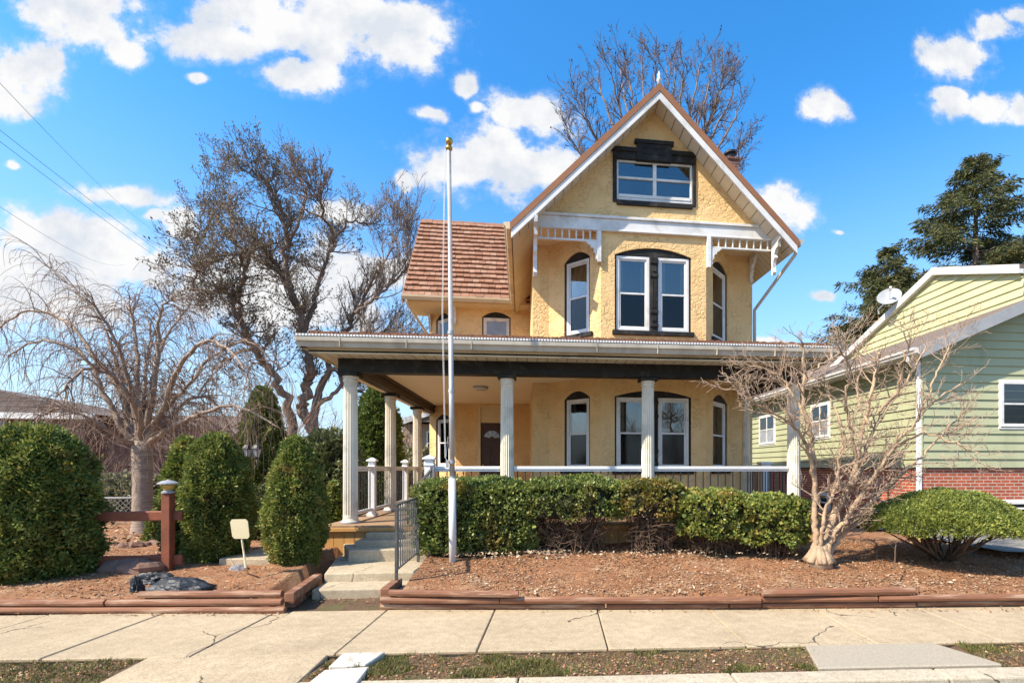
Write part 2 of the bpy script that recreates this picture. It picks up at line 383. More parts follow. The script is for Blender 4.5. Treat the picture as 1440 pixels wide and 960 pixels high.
def glassmat(name, base, rough=.03, spec=.9):
    m, nt, out = newmat(name); v = pos(nt)
    col = ramp(nt, noise(nt, 1.6, 4, .6, v), [(.35, base), (.7, tuple(x*.5 for x in base))])
    princ(nt, out, col, rough, bump(nt, noise(nt, 1.3, 2, .5, v), .05, .05), 0, spec); return m
def seeglass(name, tint, rough, base):
    m, nt, out = newmat(name); v = pos(nt)
    nm = bump(nt, noise(nt, 1.1, 2, .5, v), .08, .05)
    tr = nt.nodes.new('ShaderNodeBsdfTransparent'); tr.inputs[0].default_value = c4(tint)
    gs = N(nt, 'ShaderNodeBsdfGlossy', Roughness=rough); nt.links.new(nm, gs.inputs['Normal'])
    fr = N(nt, 'ShaderNodeFresnel', IOR=1.5); ad = N(nt, 'ShaderNodeMath', operation='ADD'); ad.inputs[1].default_value = base; nt.links.new(fr.outputs[0], ad.inputs[0])
    mx = nt.nodes.new('ShaderNodeMixShader'); nt.links.new(ad.outputs[0], mx.inputs[0]); nt.links.new(tr.outputs[0], mx.inputs[1]); nt.links.new(gs.outputs[0], mx.inputs[2])
    nt.links.new(mx.outputs[0], out.inputs[0]); return m
M['pane'] = seeglass('window_pane', (.75,.8,.8), .02, .09)
M['screen'] = seeglass('screened_pane', (.42,.42,.42), .12, .0)
M['drape'] = pmat('grey_curtain', (.5,.48,.45), (.36,.35,.33), 6, .9)
M['room'] = pmat('dim_room_backing', (.11,.1,.09), (.07,.065,.06), 1.2, .9)  # interior dimness put into the colour of panels behind the glass
M['curtain'] = glassmat('curtained_pane', (.3,.31,.33), .06, .8)
M['lampglass'] = pmat('frosted_glass', (.55,.55,.52), (.45,.45,.42), 8, .15)
M['amber'] = pmat('amber_lens', (.5,.36,.1), (.45,.3,.08), 8, .2)
# ================================================================== THE HOUSE
Y1, Y2, YW = 9.3, 10.15, 13.6
A_, B_, C_, D_, E_, F_ = (.215, Y2), (.546, Y2), (1.48, Y1), (3.547, Y1), (4.378, Y2), (4.90, Y2)
house = thing('house', 'cream yellow stucco house with steep front gable, black window trim and wraparound porch', 'house', H.w(1.6, 11.5, .3))
DECK = .66
fA, fB, fC, fD, fE = H.sub(A_, B_), H.sub(B_, C_), H.sub(C_, D_), H.sub(D_, E_), H.sub(E_, F_)
def ln(p, q): return sqrt((p[0]-q[0])**2 + (p[1]-q[1])**2)
ZB = 6.03                                # underside of the gable beam

def arch(s0, s1, z0, zs, rise, n=10):    # opening outline, counter-clockwise
    p = [(s0, z0), (s1, z0), (s1, zs)]
    for i in range(1, n):
        t = i / n
        p.append((s1 + (s0 - s1) * t, zs + rise * 4 * t * (1 - t)))
    p.append((s0, zs)); return p

def sash(mb, s0, s1, z0, z1, y0, y1, w, mid=None, side=None):
    side = side or w
    mb.box(s0, s0+side, y0, y1, z0, z1); mb.box(s1-side, s1, y0, y1, z0, z1)
    mb.box(s0+side, s1-side, y0, y1, z0, z0+w); mb.box(s0+side, s1-side, y0, y1, z1-w, z1)
    if mid: mb.box(s0+side, s1-side, y0-.004, y1, mid-w*.4, mid+w*.4)

def double_hung(parent, fr, s0, s1, z0, z1, yy=.035, up='pane', lowp='screen', fw=.055, name='window'):
    w = MB(fr); mid = (z0+z1)/2
    sash(w, s0, s1, z0, z1, yy, yy+.05, fw)
    sash(w, s0+fw, s1-fw, mid-.01, z1-fw, yy+.02, yy+.05, .03)
    sash(w, s0+fw, s1-fw, z0+fw, mid+.02, yy+.012, yy+.05, .034)
    o = w.build(name, M['white'], parent, bevel=.004)
    a = MB(fr); a.box(s0+fw, s1-fw, yy+.034, yy+.038, mid, z1-fw); a.build('pane', M[up], o)
    b = MB(fr); b.box(s0+fw, s1-fw, yy+.03, yy+.034, z0+fw, mid); b.build('pane', M[lowp], o)
    if up == 'pane' and lowp == 'screen':
        for side in (0, 1):
            cw = (s1-s0)*R.uniform(.16, .32); k = 14; vs = []; c0 = s0+.02 if side == 0 else s1-.02-cw
            for i in range(k+1):
                x = c0 + cw*i/k; y = yy+.14 + .018*sin(i*1.9) + .01*sin(i*3.7+1); vs += [(x, y, z0-.05), (x + .01*sin(i), y, z1+.02)]
            cu = MB(fr); cu.add(vs, [(2*i, 2*i+2, 2*i+3, 2*i+1) for i in range(k)]); cu.build('curtain', M['drape'], o)
    return o

def opening(fr, s0, s1, z0, z1, ztop, sill=True, over=.06, parent=None):   # dark arched surround + sill; returns the wall hole
    rise = max(ztop - z1, .02) * 1.0
    h = arch(s0, s1, z0, z1, rise)
    mb = MB(fr)
    bk = MB(fr); bk.box(s0-.12, s1+.12, .5, .51, z0-.3, ztop+.1)
    st = .03
    mb.box(s0, s0+st, .02, .095, z0, z1); mb.box(s1-st, s1, .02, .095, z0, z1)
    hp = arch(s0, s1, z1, z1+.001, rise)
    mb.add([(p[0], .03, p[1]) for p in hp], [tuple(t) for t in tessellate_polygon([[Vector((p[0], p[1], 0)) for p in hp]])])
    o = mb.build('window_surround', M['black'], parent or house); bk.build('dark_backing', M['room'], o)  # backing panel close behind the panes, coloured as an unlit interior
    if sill:
        s = MB(fr); s.box(s0-over, s1+over, -.05, .09, z0-.085, z0)
        s.build('sill', M['black'], o, bevel=.006)
    return h, o

def wz(fr, px, ys): return [fr.z(px, y) for y in ys]

holes = {}
# --- bay, upper + lower: centre pairs
def pair(fr, zs, lower):
    s0, s1 = fr.x(864.5), fr.x(972)
    z0, z1, zt = zs
    h, o = opening(fr, s0, s1, z0, z1, zt, over=.05)
    c0, c1 = fr.x(914), fr.x(926)
    double_hung(o, fr, s0+.035, c0, z0+.01, z1-.01)
    double_hung(o, fr, c1, s1-.035, z0+.01, z1-.01)
    m = MB(fr); cm = (c0+c1)/2; hw = (c1-c0)/2 - .012
    m.box(cm-hw, cm+hw, .0, .074, z0+.005, z1)
    for t in (.08, .26, .74, .92):       # carved blocks of the mullion
        zz = z0 + (z1-z0)*t
        m.box(cm-hw-.008, cm+hw+.008, -.025, .05, zz-.03, zz+.03)
    for k in (-.5, 0, .5): m.box(cm+k*hw-.008, cm+k*hw+.008, -.014, .02, z0+(z1-z0)*.31, z0+(z1-z0)*.69)
    for t in (.17, .83): m.box(cm-hw*.6, cm+hw*.6, -.018, .03, z0+(z1-z0)*t-.05, z0+(z1-z0)*t+.05)
    m.build('mullion', M['black'], o, bevel=.005)
    return h
zup = (fC.z(918, 466), fC.z(918, 360), fC.z(918, 349))
zlo = (fC.z(918, 660), fC.z(918, 558), fC.z(918, 549))
hC = [pair(fC, zup, 0), pair(fC, zlo, 1)]
def facet(fr, p0, p1, zs, lowp='screen'):
    s0, s1 = fr.x(p0), fr.x(p1)
    h, o = opening(fr, s0, s1, zs[0], zs[1], zs[2], over=.07)
    double_hung(o, fr, s0+.03, s1-.03, zs[0]+.01, zs[1]-.01, lowp=lowp)
    return h
zfu = (zup[0], zup[1]+.01, zup[2]+.01); zfl = (zlo[0], zlo[1], zlo[2]+.02)
hB = [facet(fB, 793.5, 829.5, zfu), facet(fB, 793.5, 829.5, zfl)]
hD = [facet(fD, 1002.5, 1023, zfu), facet(fD, 1002.5, 1023, zfl)]

wl = MB(H)
def rectp(s0, s1, z0, z1): return [(s0, z0), (s1, z0), (s1, z1), (s0, z1)]
for fr, p, q, hs in ((fA, A_, B_, []), (fB, B_, C_, hB), (fC, C_, D_, hC), (fD, D_, E_, hD), (fE, E_, F_, [])):
    wl.M = fr.M; wl.panel(rectp(0, ln(p, q), .2, ZB+.1), hs)
# gable wall, with the attic window's opening
wl.M = H.M
GA = 8.36                                # inner apex
gx, gl, gr = 2.5, .27, 4.86
az = (H.z(921, 287, Y1), H.z(921, 227, Y1))
ax0, ax1 = H.x(866, Y1), H.x(975, Y1)
ah = rectp(ax0, ax1, az[0], az[1])
zg = lambda x: GA - abs(x-gx)
wl.panel([(gl, ZB), (C_[0], ZB), (C_[0], ZB-.0), (D_[0], ZB), (gr, ZB), (gr, zg(gr)), (gx, GA), (gl, zg(gl))], [ah], y=Y1-.004)
# side and back walls of the main block, underside of the cut corners
wl.add([(A_[0], Y2, .2), (A_[0], 20, .2), (A_[0], 20, 6.2), (A_[0], Y2, 6.2)], [(0,1,2,3)])
wl.add([(F_[0], Y2, .2), (F_[0], 20, .2), (F_[0], 20, 6.2), (F_[0], Y2, 6.2)], [(3,2,1,0)])
wl.add([(A_[0], 20, .2), (F_[0], 20, .2), (F_[0], 20, 6.2), (gx, 20, 8.3), (A_[0], 20, 6.2)], [(0,1,2,3,4)])
wl.build('wall', M['stucco'], house)
for pts in ([(gl, Y1+.02), (C_[0]-.02, Y1+.02), (B_[0], Y2), (gl, Y2)], [(D_[0]+.02, Y1+.02), (gr, Y1+.02), (gr, Y2), (E_[0], Y2)]):
    cs = MB(H); cs.add([(p[0], p[1], ZB+.02) for p in pts], [(3,2,1,0)]); cs.build('corner_soffit', M['cream'], house)

# --- attic window
sm = MB(H); bl = Y1 - .03
def hb(mb, px0, px1, py0, py1, y0, y1):
    mb.box(H.x(px0, y0), H.x(px1, y0), y0, y1, H.z(921, py1, y0), H.z(921, py0, y0))
hb(sm, 862, 867.5, 212, 287, bl, Y1+.05); hb(sm, 974.5, 979, 212, 287, bl, Y1+.05)
hb(sm, 867.5, 974.5, 284, 290, bl-.02, Y1+.05)
hb(sm, 862, 979, 213, 226, bl-.006, Y1+.05); hb(sm, 896, 945, 200, 226, bl-.03, Y1+.05)
hb(sm, 860, 897, 209, 215, bl-.035, Y1+.04); hb(sm, 944, 981, 209, 215, bl-.035, Y1+.04); hb(sm, 893, 948, 196.5, 202, bl-.05, Y1+.04)
hb(sm, 904, 937, 207, 209, bl-.04, Y1); hb(sm, 904, 937, 215, 217, bl-.04, Y1)
so = sm.build('window_surround', M['black'], house, bevel=.006)
aw = MB(H); zz0, zz1 = H.z(921, 283, Y1), H.z(921, 226, Y1); cx = (ax0+ax1)/2
sash(aw, ax0, ax1, zz0, zz1, Y1+.02, Y1+.07, .055)
aw.box(cx-.035, cx+.035, Y1+.015, Y1+.07, zz0+.05, zz1-.05)
aw.box(ax0+.05, ax1-.05, Y1+.01, Y1+.07, zz0+.05, zz0+.11)
zm = (zz0+.1+zz1)/2 - .01
for a, b in ((ax0+.05, cx-.035), (cx+.035, ax1-.05)):
    aw.box(a, b, Y1+.022, Y1+.07, zm-.022, zm+.022)
ao = aw.build('window', M['white'], house, bevel=.004)
for a, b in ((ax0+.05, cx-.035), (cx+.035, ax1-.05)):
    for za, zb in ((zz0+.11, zm), (zm, zz1-.055)):
        p = MB(H); p.box(a, b, Y1+.045, Y1+.05, za, zb); p.build('pane', M['pane'], ao)
bk = MB(H); bk.box(ax0-.15, ax1+.15, Y1+.5, Y1+.51, az[0]-.3, az[1]+.1); bk.build('dark_backing', M['room'], ao)  # dark sheet behind the attic panes, room shade painted on

# --- gable beam, spindle work and brackets
gb = MB(H)
gb.box(gl-.02, gr+.02, Y1-.05, Y1+.02, ZB, ZB+.2); gb.box(gl-.02, gr+.02, Y1-.08, Y1+.02, ZB+.2, ZB+.25); gb.box(gl-.02, gr+.02, Y1-.065, Y1+.02, ZB-.03, ZB)
gb.build('gable_beam', M['white'], house, bevel=.006)
def curl(mb, x, y, z, s, w=.05, flip=1):          # scroll sawn bracket in the x,z plane
    pts = [(0,0),(0,-1),(.12,-1.02),(.2,-.86),(.14,-.78),(.2,-.66),(.34,-.6),(.3,-.46),(.42,-.36),(.56,-.36),(.6,-.22),(.78,-.2),(.9,-.1),(1,-.1),(1,0)]
    mb.ext([(x + flip*p[0]*s*.62, z + p[1]*s) for p in pts][::flip], y, y+w, 'y')
for x0, x1, side in ((gl, C_[0], 1), (D_[0], gr, -1)):
    fw = MB(H); a, b = (x0, x1-.02) if side == 1 else (x0+.02, x1)
    fw.box(a, b, Y1-.035, Y1+.015, ZB-.235, ZB-.2)
    n = 9
    for i in range(n):
        xx = a + (b-a)*(i+.6)/n
        fw.lathe([(.012,0),(.02,.03),(.013,.05),(.022,.085),(.013,.12),(.02,.14),(.014,.17)], 8, (xx, Y1-.01, ZB-.2))
    e = C_[0] if side == 1 else D_[0]
    fw.box(e-.075 if side == 1 else e, e if side == 1 else e+.075, Y1-.07, Y1-.006, ZB-.62, ZB-.03)
    curl(fw, e-.075 if side == 1 else e+.075, Y1-.05, ZB-.23, .34, .04, -side)
    fw.build('spindle_work', M['white'], house, bevel=.003)
def hang(x, y, z, s, axis='y'):                    # pendant bracket under the eave: scrolls out along y
    mb = MB(H)
    pts = [(0,0),(0,-1.0),(.05,-1.02),(.1,-.95),(.06,-.8),(.1,-.62),(.17,-.55),(.15,-.45),(.24,-.33),(.35,-.3),(.38,-.16),(.5,-.12),(.52,0)]
    if axis == 'y': mb.ext([(y - p[0]*s, z + p[1]*s) for p in pts], x-.03, x+.03, 'x')
    else: mb.ext([(x + axis*p[0]*s, z + p[1]*s) for p in pts], y-.03, y+.03, 'y')
    return mb.build('bracket', M['white'], house, bevel=.004)
hang(gl-.03, Y1-.06, 5.98, .9); hang(gr+.03, Y1-.06, 5.98, .66)
hang(F_[0]-.04, Y2-.02, 6.0, .5)

# --- main roof
YF, YB_, ZE, HALF, ZA, XA = 8.88, 20.4, 5.87, 2.69, 8.56, 2.5
def slope_slab(side, y0, y1, zt, zb, ext=0):
    xe = XA + side*(HALF+ext)
    return [(XA, y0, ZA-zb), (xe, y0, ZE-zb-ext), (xe, y1, ZE-zb-ext), (XA, y1, ZA-zb)], [(XA, y0, ZA-zt), (xe, y0, ZE-zt-ext), (xe, y1, ZE-zt-ext), (XA, y1, ZA-zt)]
rf = MB(H)
for sd in (-1, 1):
    b, t = slope_slab(sd, YF+.02, YB_, 0, .1); rf.hexa(b, t)
ro = rf.build('roof', M['shingle'], house)
sf = MB(H)
for sd in (-1, 1):
    b, t = slope_slab(sd, Y1-.01, YB_-.1, .1, .2, -.02); sf.hexa(b, t)
sf.build('soffit', M['soffit'], house)
sf = MB(H)
for sd in (-1, 1):
    b, t = slope_slab(sd, YF+.03, Y1-.012, .1, .2, -.02); sf.hexa(b, t)
sf.build('soffit', M['soffitx'], house)
ce = MB(H); wf = MB(H)
for sd in (-1, 1):
    b, t = slope_slab(sd, YF-.02, YF+.04, -.02, .12, .02); ce.hexa(b, t)
    b, t = slope_slab(sd, YF-.005, YF+.03, .12, .27, .0); wf.hexa(b, t)
ce.build('copper_edge', M['copper'], ro); wf.build('fascia', M['white'], house, bevel=.004)
fi = MB(H); fi.lathe([(.035,0),(.03,.08),(.05,.1),(.02,.16),(.03,.2),(.0,.28)], 10, (XA, YF+.03, ZA)); fi.build('finial', M['white'], ro, smooth=True)
def gutter(mb, x0, y0, x1, y1, z, s=.11, side=1):  # K-profile along a straight eave; bulges to the `side` of travel
    p, q = Vector((x0, y0, z)), Vector((x1, y1, z)); d = (q-p).normalized(); n = Vector((d.y, -d.x, 0))*side
    prof = [(0,0),(0,-s),(.7*s,-s),(.85*s,-.6*s),(1.05*s,-.45*s),(1.1*s,-.05*s),(1.0*s,0)]
    a = [p + n*u + Vector((0,0,v)) for u, v in prof]; b = [q + n*u + Vector((0,0,v)) for u, v in prof]; k = len(prof)
    mb.add(a + b, [(i, (i+1) % k, k+(i+1) % k, k+i) for i in range(k)] + [tuple(range(k-1,-1,-1)), tuple(range(k, 2*k))])
g = MB(H); gutter(g, XA-HALF-.0, YF, XA-HALF-.0, 13.1, ZE+.01, .12, -1); g.build('gutter', M['creamgutter'], house)
g = MB(H); gutter(g, XA+HALF, YF, XA+HALF, YB_, ZE+.01, .12, 1); g.build('gutter', M['gutter'], house)
ds = MB(H); ds.tube([(XA+HALF+.06, YF+.15, ZE-.08), (XA+HALF+.06, YF+.18, ZE-.2), (F_[0]+.05, Y2+.0, ZE-.95), (F_[0]+.05, Y2, ZE-1.1), (F_[0]+.05, Y2, 3.9)], .035, 8); ds.build('downspout', M['gutter'], house, smooth=True)
ch = MB(H); cxp, cz = H.loc(1027, 229, 12.6)
ch.box(cxp-.16, cxp+.16, 12.44, 12.76, cz-1.6, cz-.0); ch.box(cxp-.19, cxp+.19, 12.41, 12.79, cz, cz+.05)
co = ch.build('chimney', M['brickdark'], ro); cp = MB(H); cp.lathe([(.1,.06),(.11,.2),(.17,.21),(.17,.26),(.0,.3)], 14, (cxp, 12.6, cz)); cp.build('chimney_pot', M['darkiron'], co)

# --- rear wing with the chamfered corner
q = .83; wx0, wx1 = -1.753, .3
fW = Fr(H.w(wx0, YW, 0).x, H.w(wx0, YW, 0).y, radians(1.7)); fV = H.sub((wx0-q, YW+q), (wx0, YW))
ZW = 5.8
ww = MB(fW); hs = []
def wwin(fr, p0, p1, y0, y1, yt, up='pane', low='screen', **k):
    s0, s1 = fr.x(p0), fr.x(p1); pm = (p0+p1)/2
    z0, z1, zt = fr.z(pm, y0), fr.z(pm, y1), fr.z(pm, yt)
    h, o = opening(fr, s0, s1, z0, z1, zt, parent=house, **k); double_hung(o, fr, s0+.03, s1-.03, z0+.01, z1-.01, up=up, lowp=low); return h
hs.append(wwin(fW, 678, 718, 496, 446, 438.5, 'curtain', 'curtain'))
dz0, dz1 = DECK, fW.z(690, 570); dx0, dx1 = fW.x(672), fW.x(711)
dh = rectp(dx0, dx1, dz0, dz1); hs.append(dh)
ww.panel(rectp(0, wx1-wx0, .2, ZW), hs, depth=.14)
hv = [wwin(fV, 613, 631.5, 497, 448, 440, 'pane', 'pane'), wwin(fV, 613, 632.5, 656, 589, 582)]
ww.M = fV.M; ww.panel(rectp(0, q*sqrt(2), .2, ZW), hv)
ww.M = H.M
ww.add([(wx0-q, YW+q, .2), (wx0-q, 19, .2), (wx0-q, 19, ZW), (wx0-q, YW+q, ZW)], [(0,1,2,3)])
ww.add([(wx0-q, YW+q, ZW), (wx0-q, 19, ZW), (wx0-q, 15.6, 9.0)], [(0,1,2)])
ww.add([(wx0-q, 19, .2), (wx1, 19, .2), (wx1, 19, ZW), (wx0-q, 19, ZW)], [(0,1,2,3)])
ww.build('wall', M['stucco'], house)
# wing roof: clay tiles laid in courses
EX, EY, EZ, RY, RZ = -2.98, 13.15, 5.92, 15.5, 8.98
rb = MB(H)
rb.hexa([(EX, EY, EZ-.1), (.9, EY, EZ-.1), (.9, RY, RZ-.1), (EX, RY, RZ-.1)], [(EX, EY, EZ-.02), (.9, EY, EZ-.02), (.9, RY, RZ-.02), (EX, RY, RZ-.02)])
rb.hexa([(EX, RY, RZ-.1), (.9, RY, RZ-.1), (.9, 19.4, EZ-.1), (EX, 19.4, EZ-.1)], [(EX, RY, RZ-.02), (.9, RY, RZ-.02), (.9, 19.4, EZ-.02), (EX, 19.4, EZ-.02)])
n = 17; L = sqrt((RY-EY)**2 + (RZ-EZ)**2); ux = Vector((0, RY-EY, RZ-EZ))/L; nn = Vector((0, -(RZ-EZ), RY-EY))/L
for i in range(n):
    x = EX - .02 + R.uniform(-.03, .0) - (i % 2)*.07
    while x < .7:
        w = R.choice((.15, .17, .2, .22)); xe = min(x+w-.008, .75)
        a = max(x, EX-.03); t = .045 + R.uniform(-.008, .01); j = R.uniform(-.012, .012)
        if xe > a+.02:
            o0 = Vector((0, EY, EZ)) + ux*(L*i/n + j - .02); o1 = Vector((0, EY, EZ)) + ux*(L*(i+1)/n + .03)
            lo, hi = nn*.012, nn*(.03+t)
            B = [Vector((a,0,0))+o0+lo, Vector((xe,0,0))+o0+lo, Vector((xe,0,0))+o1, Vector((a,0,0))+o1]
            T = [Vector((a,0,0))+o0+hi, Vector((xe,0,0))+o0+hi, Vector((xe,0,0))+o1+nn*.012, Vector((a,0,0))+o1+nn*.012]
            rb.hexa(B, T)
        x += w
x = EX
while x < .7:
    rb.hexa([(x, RY-.12, RZ-.12), (x+.3, RY-.12, RZ-.12), (x+.3, RY+.12, RZ-.12), (x, RY+.12, RZ-.12)], [(x, RY-.04, RZ+.035), (x+.3, RY-.04, RZ+.05), (x+.3, RY+.04, RZ+.05), (x, RY+.04, RZ+.035)]); x += .31
wr = rb.build('roof', M['tile'], house, label='red clay tile roof of the rear wing')
vg = MB(H); vg.hexa([(EX-.05, EY-.03, EZ-.2), (EX, EY-.03, EZ-.2), (EX, RY, RZ-.2), (EX-.05, RY, RZ-.2)], [(EX-.05, EY-.03, EZ+.03), (EX, EY-.03, EZ+.03), (EX, RY, RZ+.04), (EX-.05, RY, RZ+.04)])
vg.build('verge_board', M['copper'], wr)
wsf = MB(H); wsf.box(EX, .3, EY-.02, YW+q, ZW, ZW+.04); wsf.box(EX, .1, EY-.03, EY, ZW+.0, ZW+.14); wsf.build('soffit', M['cream'], house)
g = MB(H); gutter(g, EX-.05, EY-.03, -.28, EY-.03, EZ+.0, .11, 1); g.build('gutter', M['creamgutter'], house)
ds = MB(H); ds.tube([(EX+.06, EY-.08, EZ-.1), (EX+.08, EY-.05, EZ-.2), (wx0-q+.02, YW+q-.1, EZ-.75), (wx0-q+.0, YW+q-.1, EZ-.95), (wx0-q, YW+q-.1, 4.0)], .035, 8); ds.build('downspout', M['creamgutter'], house, smooth=True)
hang(wx0-.02, YW-.02, ZW, .42); hang(wx0-q+.03, YW+q-.05, ZW, .42)

# --- front door
dr = MB(fW); pale = fW.z(690, 594)
dr.box(dx0, dx0+.07, .0, .14, dz0, dz1); dr.box(dx1-.07, dx1, .0, .14, dz0, dz1); dr.box(dx0+.07, dx1-.07, .0, .14, dz1-.05, dz1)
dr.box(dx0+.07, dx1-.07, .05, .14, pale, dz1-.05)
do = dr.build('door_frame', M['cream'], house, bevel=.004)
d = MB(fW); a, b = dx0+.07, dx1-.07; d.box(a, b, .07, .12, dz0+.02, pale)
mid = (a+b)/2; wd = b-a
for u, v, z0, z1 in ((.1,.45,.12,.75), (.55,.9,.12,.75), (.1,.45,.85,1.45), (.55,.9,.85,1.45)):
    d.box(a+wd*u, a+wd*v, .058, .075, dz0+z0, dz0+z1)
door = d.build('door', M['door'], house, bevel=.008, seg=2)
fl = MB(fW); zc = pale-.42
for k in range(4):
    a0, a1 = radians(8 + k*41), radians(8 + k*41 + 36); r0, r1 = wd*.1, wd*.36
    P = [(mid+r0*cos(a0), zc+r0*sin(a0)), (mid+r1*cos(a0), zc+r1*sin(a0)), (mid+r1*cos((a0+a1)/2), zc+r1*sin((a0+a1)/2)), (mid+r1*cos(a1), zc+r1*sin(a1)), (mid+r0*cos(a1), zc+r0*sin(a1))]
    fl.add([(p[0], .066, p[1]) for p in P], [(0,1,2,3,4)])
fl.build('fanlight', M['curtain'], door)
hn = MB(fW); hn.lathe([(.0,-.03),(.03,-.02),(.03,.02),(0,.03)], 10, (a+.06, .04, dz0+.95)); hn.build('handle', M['gold'], door, smooth=True)

# ------------------------------------------------------------------ the porch (world frame)
PX0, PX1, PYc = -3.0, 4.457, 8.3
DY0, DX0, DX1 = 7.92, -3.27, 4.62
dk = MB()
y = DY0
n = 0
while y < 15.0:                          # deck boards run along the front
    x0 = DX0; x1 = DX1 if y < 11.5 else .3
    dk.box(x0, x1, y, y+.132, DECK-.035, DECK); y += .138
dk.build('porch_deck', M['deck'], house)
sk = MB()
x = DX0+.02; x_ = []
while x < DX1-.03:
    sk.box(x, min(x+.148, DX1-.02), DY0+.03, DY0+.05, .12, DECK-.09); x += .152
y = DY0+.05
while y < 14.8:
    sk.box(DX0+.02, DX0+.04, y, y+.148, .12, DECK-.09); y += .152
y = DY0+.05
while y < 10.6:
    sk.box(DX1-.04, DX1-.02, y, y+.148, .12, DECK-.09); y += .152
sk.box(DX0+.06, DX1-.06, DY0+.055, DY0+.09, .12, DECK-.09)
sk.build('porch_skirt', M['tan'], house, bevel=.004)
tr = MB(); tr.box(DX0-.01, DX1+.01, DY0-.02, DY0+.03, DECK-.09, DECK-.036); tr.box(DX0-.012, DX0+.03, DY0+.03, 14.9, DECK-.09, DECK-.036); tr.box(DX1-.03, DX1+.012, DY0+.03, 10.6, DECK-.09, DECK-.036)
tr.build('deck_trim', M['tan'], house, bevel=.004)

ZBM = 3.06                               # underside of the porch beams
def column(x, y, short=0):
    c = MB(); h = ZBM - DECK - .05
    prof = [(.135,0),(.135,.03),(.125,.045),(.118,.06),(.112,.075),(.112,.12,0),(.111,.13,1),(.108,h*.5,1),(.101,h-.12,1),(.101,h-.1,0),(.112,h-.09),(.112,h-.06),(.104,h-.05),(.118,h-.02),(.12,h)]
    c.lathe(prof, 80, (x, y, DECK), 20, .016)
    o = c.build('porch_column', M['column'], house, smooth=False)
    k = MB(); k.box(x-.15, x+.15, y-.15, y+.15, ZBM-.055, ZBM-.003); k.build('capital', M['black'], o, bevel=.006)
    b = MB(); b.lathe([(.15,0),(.155,.012),(.15,.028),(.138,.032)], 28, (x, y, DECK)); b.build('base', M['greytrim'], o, smooth=True)
    return o
cols = [WORLD.x(p, PYc) for p in (493, 713, 911, 1116)]
for x in cols: column(x, PYc)
for y in (10.57, 12.87): column(PX0, y)
column(PX1, 10.35)
bm = MB(); bm.box(PX0-.13, PX1+.13, PYc-.12, PYc+.1, ZBM, 3.35); bm.build('porch_beam', M['black'], house, bevel=.006)
bm = MB(); bm.box(PX0-.02, PX0+.16, PYc+.102, 14.3, ZBM+.002, 3.3); bm.box(PX0+.17, PX0+.2, PYc+.102, 14.3, ZBM+.15, 3.29); bm.build('porch_beam', M['brownbeam'], house)
bm = MB(); bm.box(PX0-.13, PX0-.022, PYc+.102, 14.3, ZBM+.004, 3.3); bm.build('beam_board', M['ceil'], house)
bm = MB(); bm.box(PX1-.1, PX1+.13, PYc+.102, 10.9, ZBM+.002, 3.3); bm.build('porch_beam', M['black'], house)
cl = MB(); cl.box(PX0-.1, PX1+.1, PYc+.0, 14.6, 3.27, 3.3); cl.build('porch_ceiling', M['ceil'], house)
# eaves, soffit, gutters
GX0, GX1, GY, GZ = -3.38, 4.95, 7.75, 3.47
GX1 = WORLD.x(1165, GY)
fs = MB(); fs.box(GX0, GX1, GY, PYc-.1, 3.275, 3.3); fs.box(PX1+.13, GX1, PYc-.1, 11, 3.275, 3.3); fs.build('soffit', M['soffitx'], house)
fs = MB(); fs.box(GX0, PX0-.13, PYc-.1, 14.6, 3.275, 3.3); fs.build('soffit', M['soffit'], house)
fb = MB(); fb.box(GX0, GX1, GY, GY+.03, 3.25, 3.45); fb.box(GX0, GX0+.03, GY+.03, 14.6, 3.25, 3.45); fb.box(GX1-.03, GX1, GY+.03, 11, 3.25, 3.45); fb.build('fascia', M['creamgutter'], house)
g = MB(); gutter(g, GX0-.12, GY, GX1+.1, GY, GZ, .145, 1)
for i in range(9):
    xx = GX0 + .5 + i*.95; g.box(xx-.004, xx+.004, GY-.163, GY-.02, GZ-.148, GZ-.002)
go = g.build('gutter', M['gutter'], house)
gg = MB(); gg.hexa([(GX0-.12, GY-.165, GZ+.002), (GX1+.1, GY-.165, GZ+.002), (GX1+.1, GY+.1, GZ+.03), (GX0-.12, GY+.1, GZ+.03)], [(GX0-.12, GY-.165, GZ+.03), (GX1+.1, GY-.165, GZ+.03), (GX1+.1, GY+.1, GZ+.055), (GX0-.12, GY+.1, GZ+.055)]); gg.build('gutter_guard', M['guard'], go)
g = MB(); gutter(g, GX0, GY-.1, GX0, 14.6, GZ, .145, -1); g.build('gutter', M['gutter'], house)
g = MB(); gutter(g, GX1, GY-.1, GX1, 11, GZ, .145, 1); g.build('gutter', M['gutter'], house)
rp = MB(); SL = .235; RI = 2.6
zr = GZ+.05; zt = zr + SL*RI
rp.add([(GX0, GY+.05, zr), (GX1, GY+.05, zr), (GX1-.9, GY+RI, zt), (GX0+RI, GY+RI, zt), (GX0+RI, 14.6, zt), (GX0, 14.6, zr), (GX1, 11, zr), (GX1-.9, 11, zt),
        (GX0, GY+.05, zr-.04), (GX1, GY+.05, zr-.04), (GX0, 14.6, zr-.04), (GX1, 11, zr-.04)],
       [(0,1,2,3), (5,0,3,4), (1,6,7,2), (0,8,9,1), (5,10,8,0), (1,9,11,6)])
for i in range(140):                     # ragged lower shingle edge
    xx = GX0 + (GX1-GX0)*i/140; w = (GX1-GX0)/140
    rp.box(xx, xx+w*.93, GY+.03+R.uniform(0,.02), GY+.3, zr+.0, zr+.07+R.uniform(-.004,.012))
rp.build('porch_roof', M['shingle'], house, label='low rust brown porch roof')
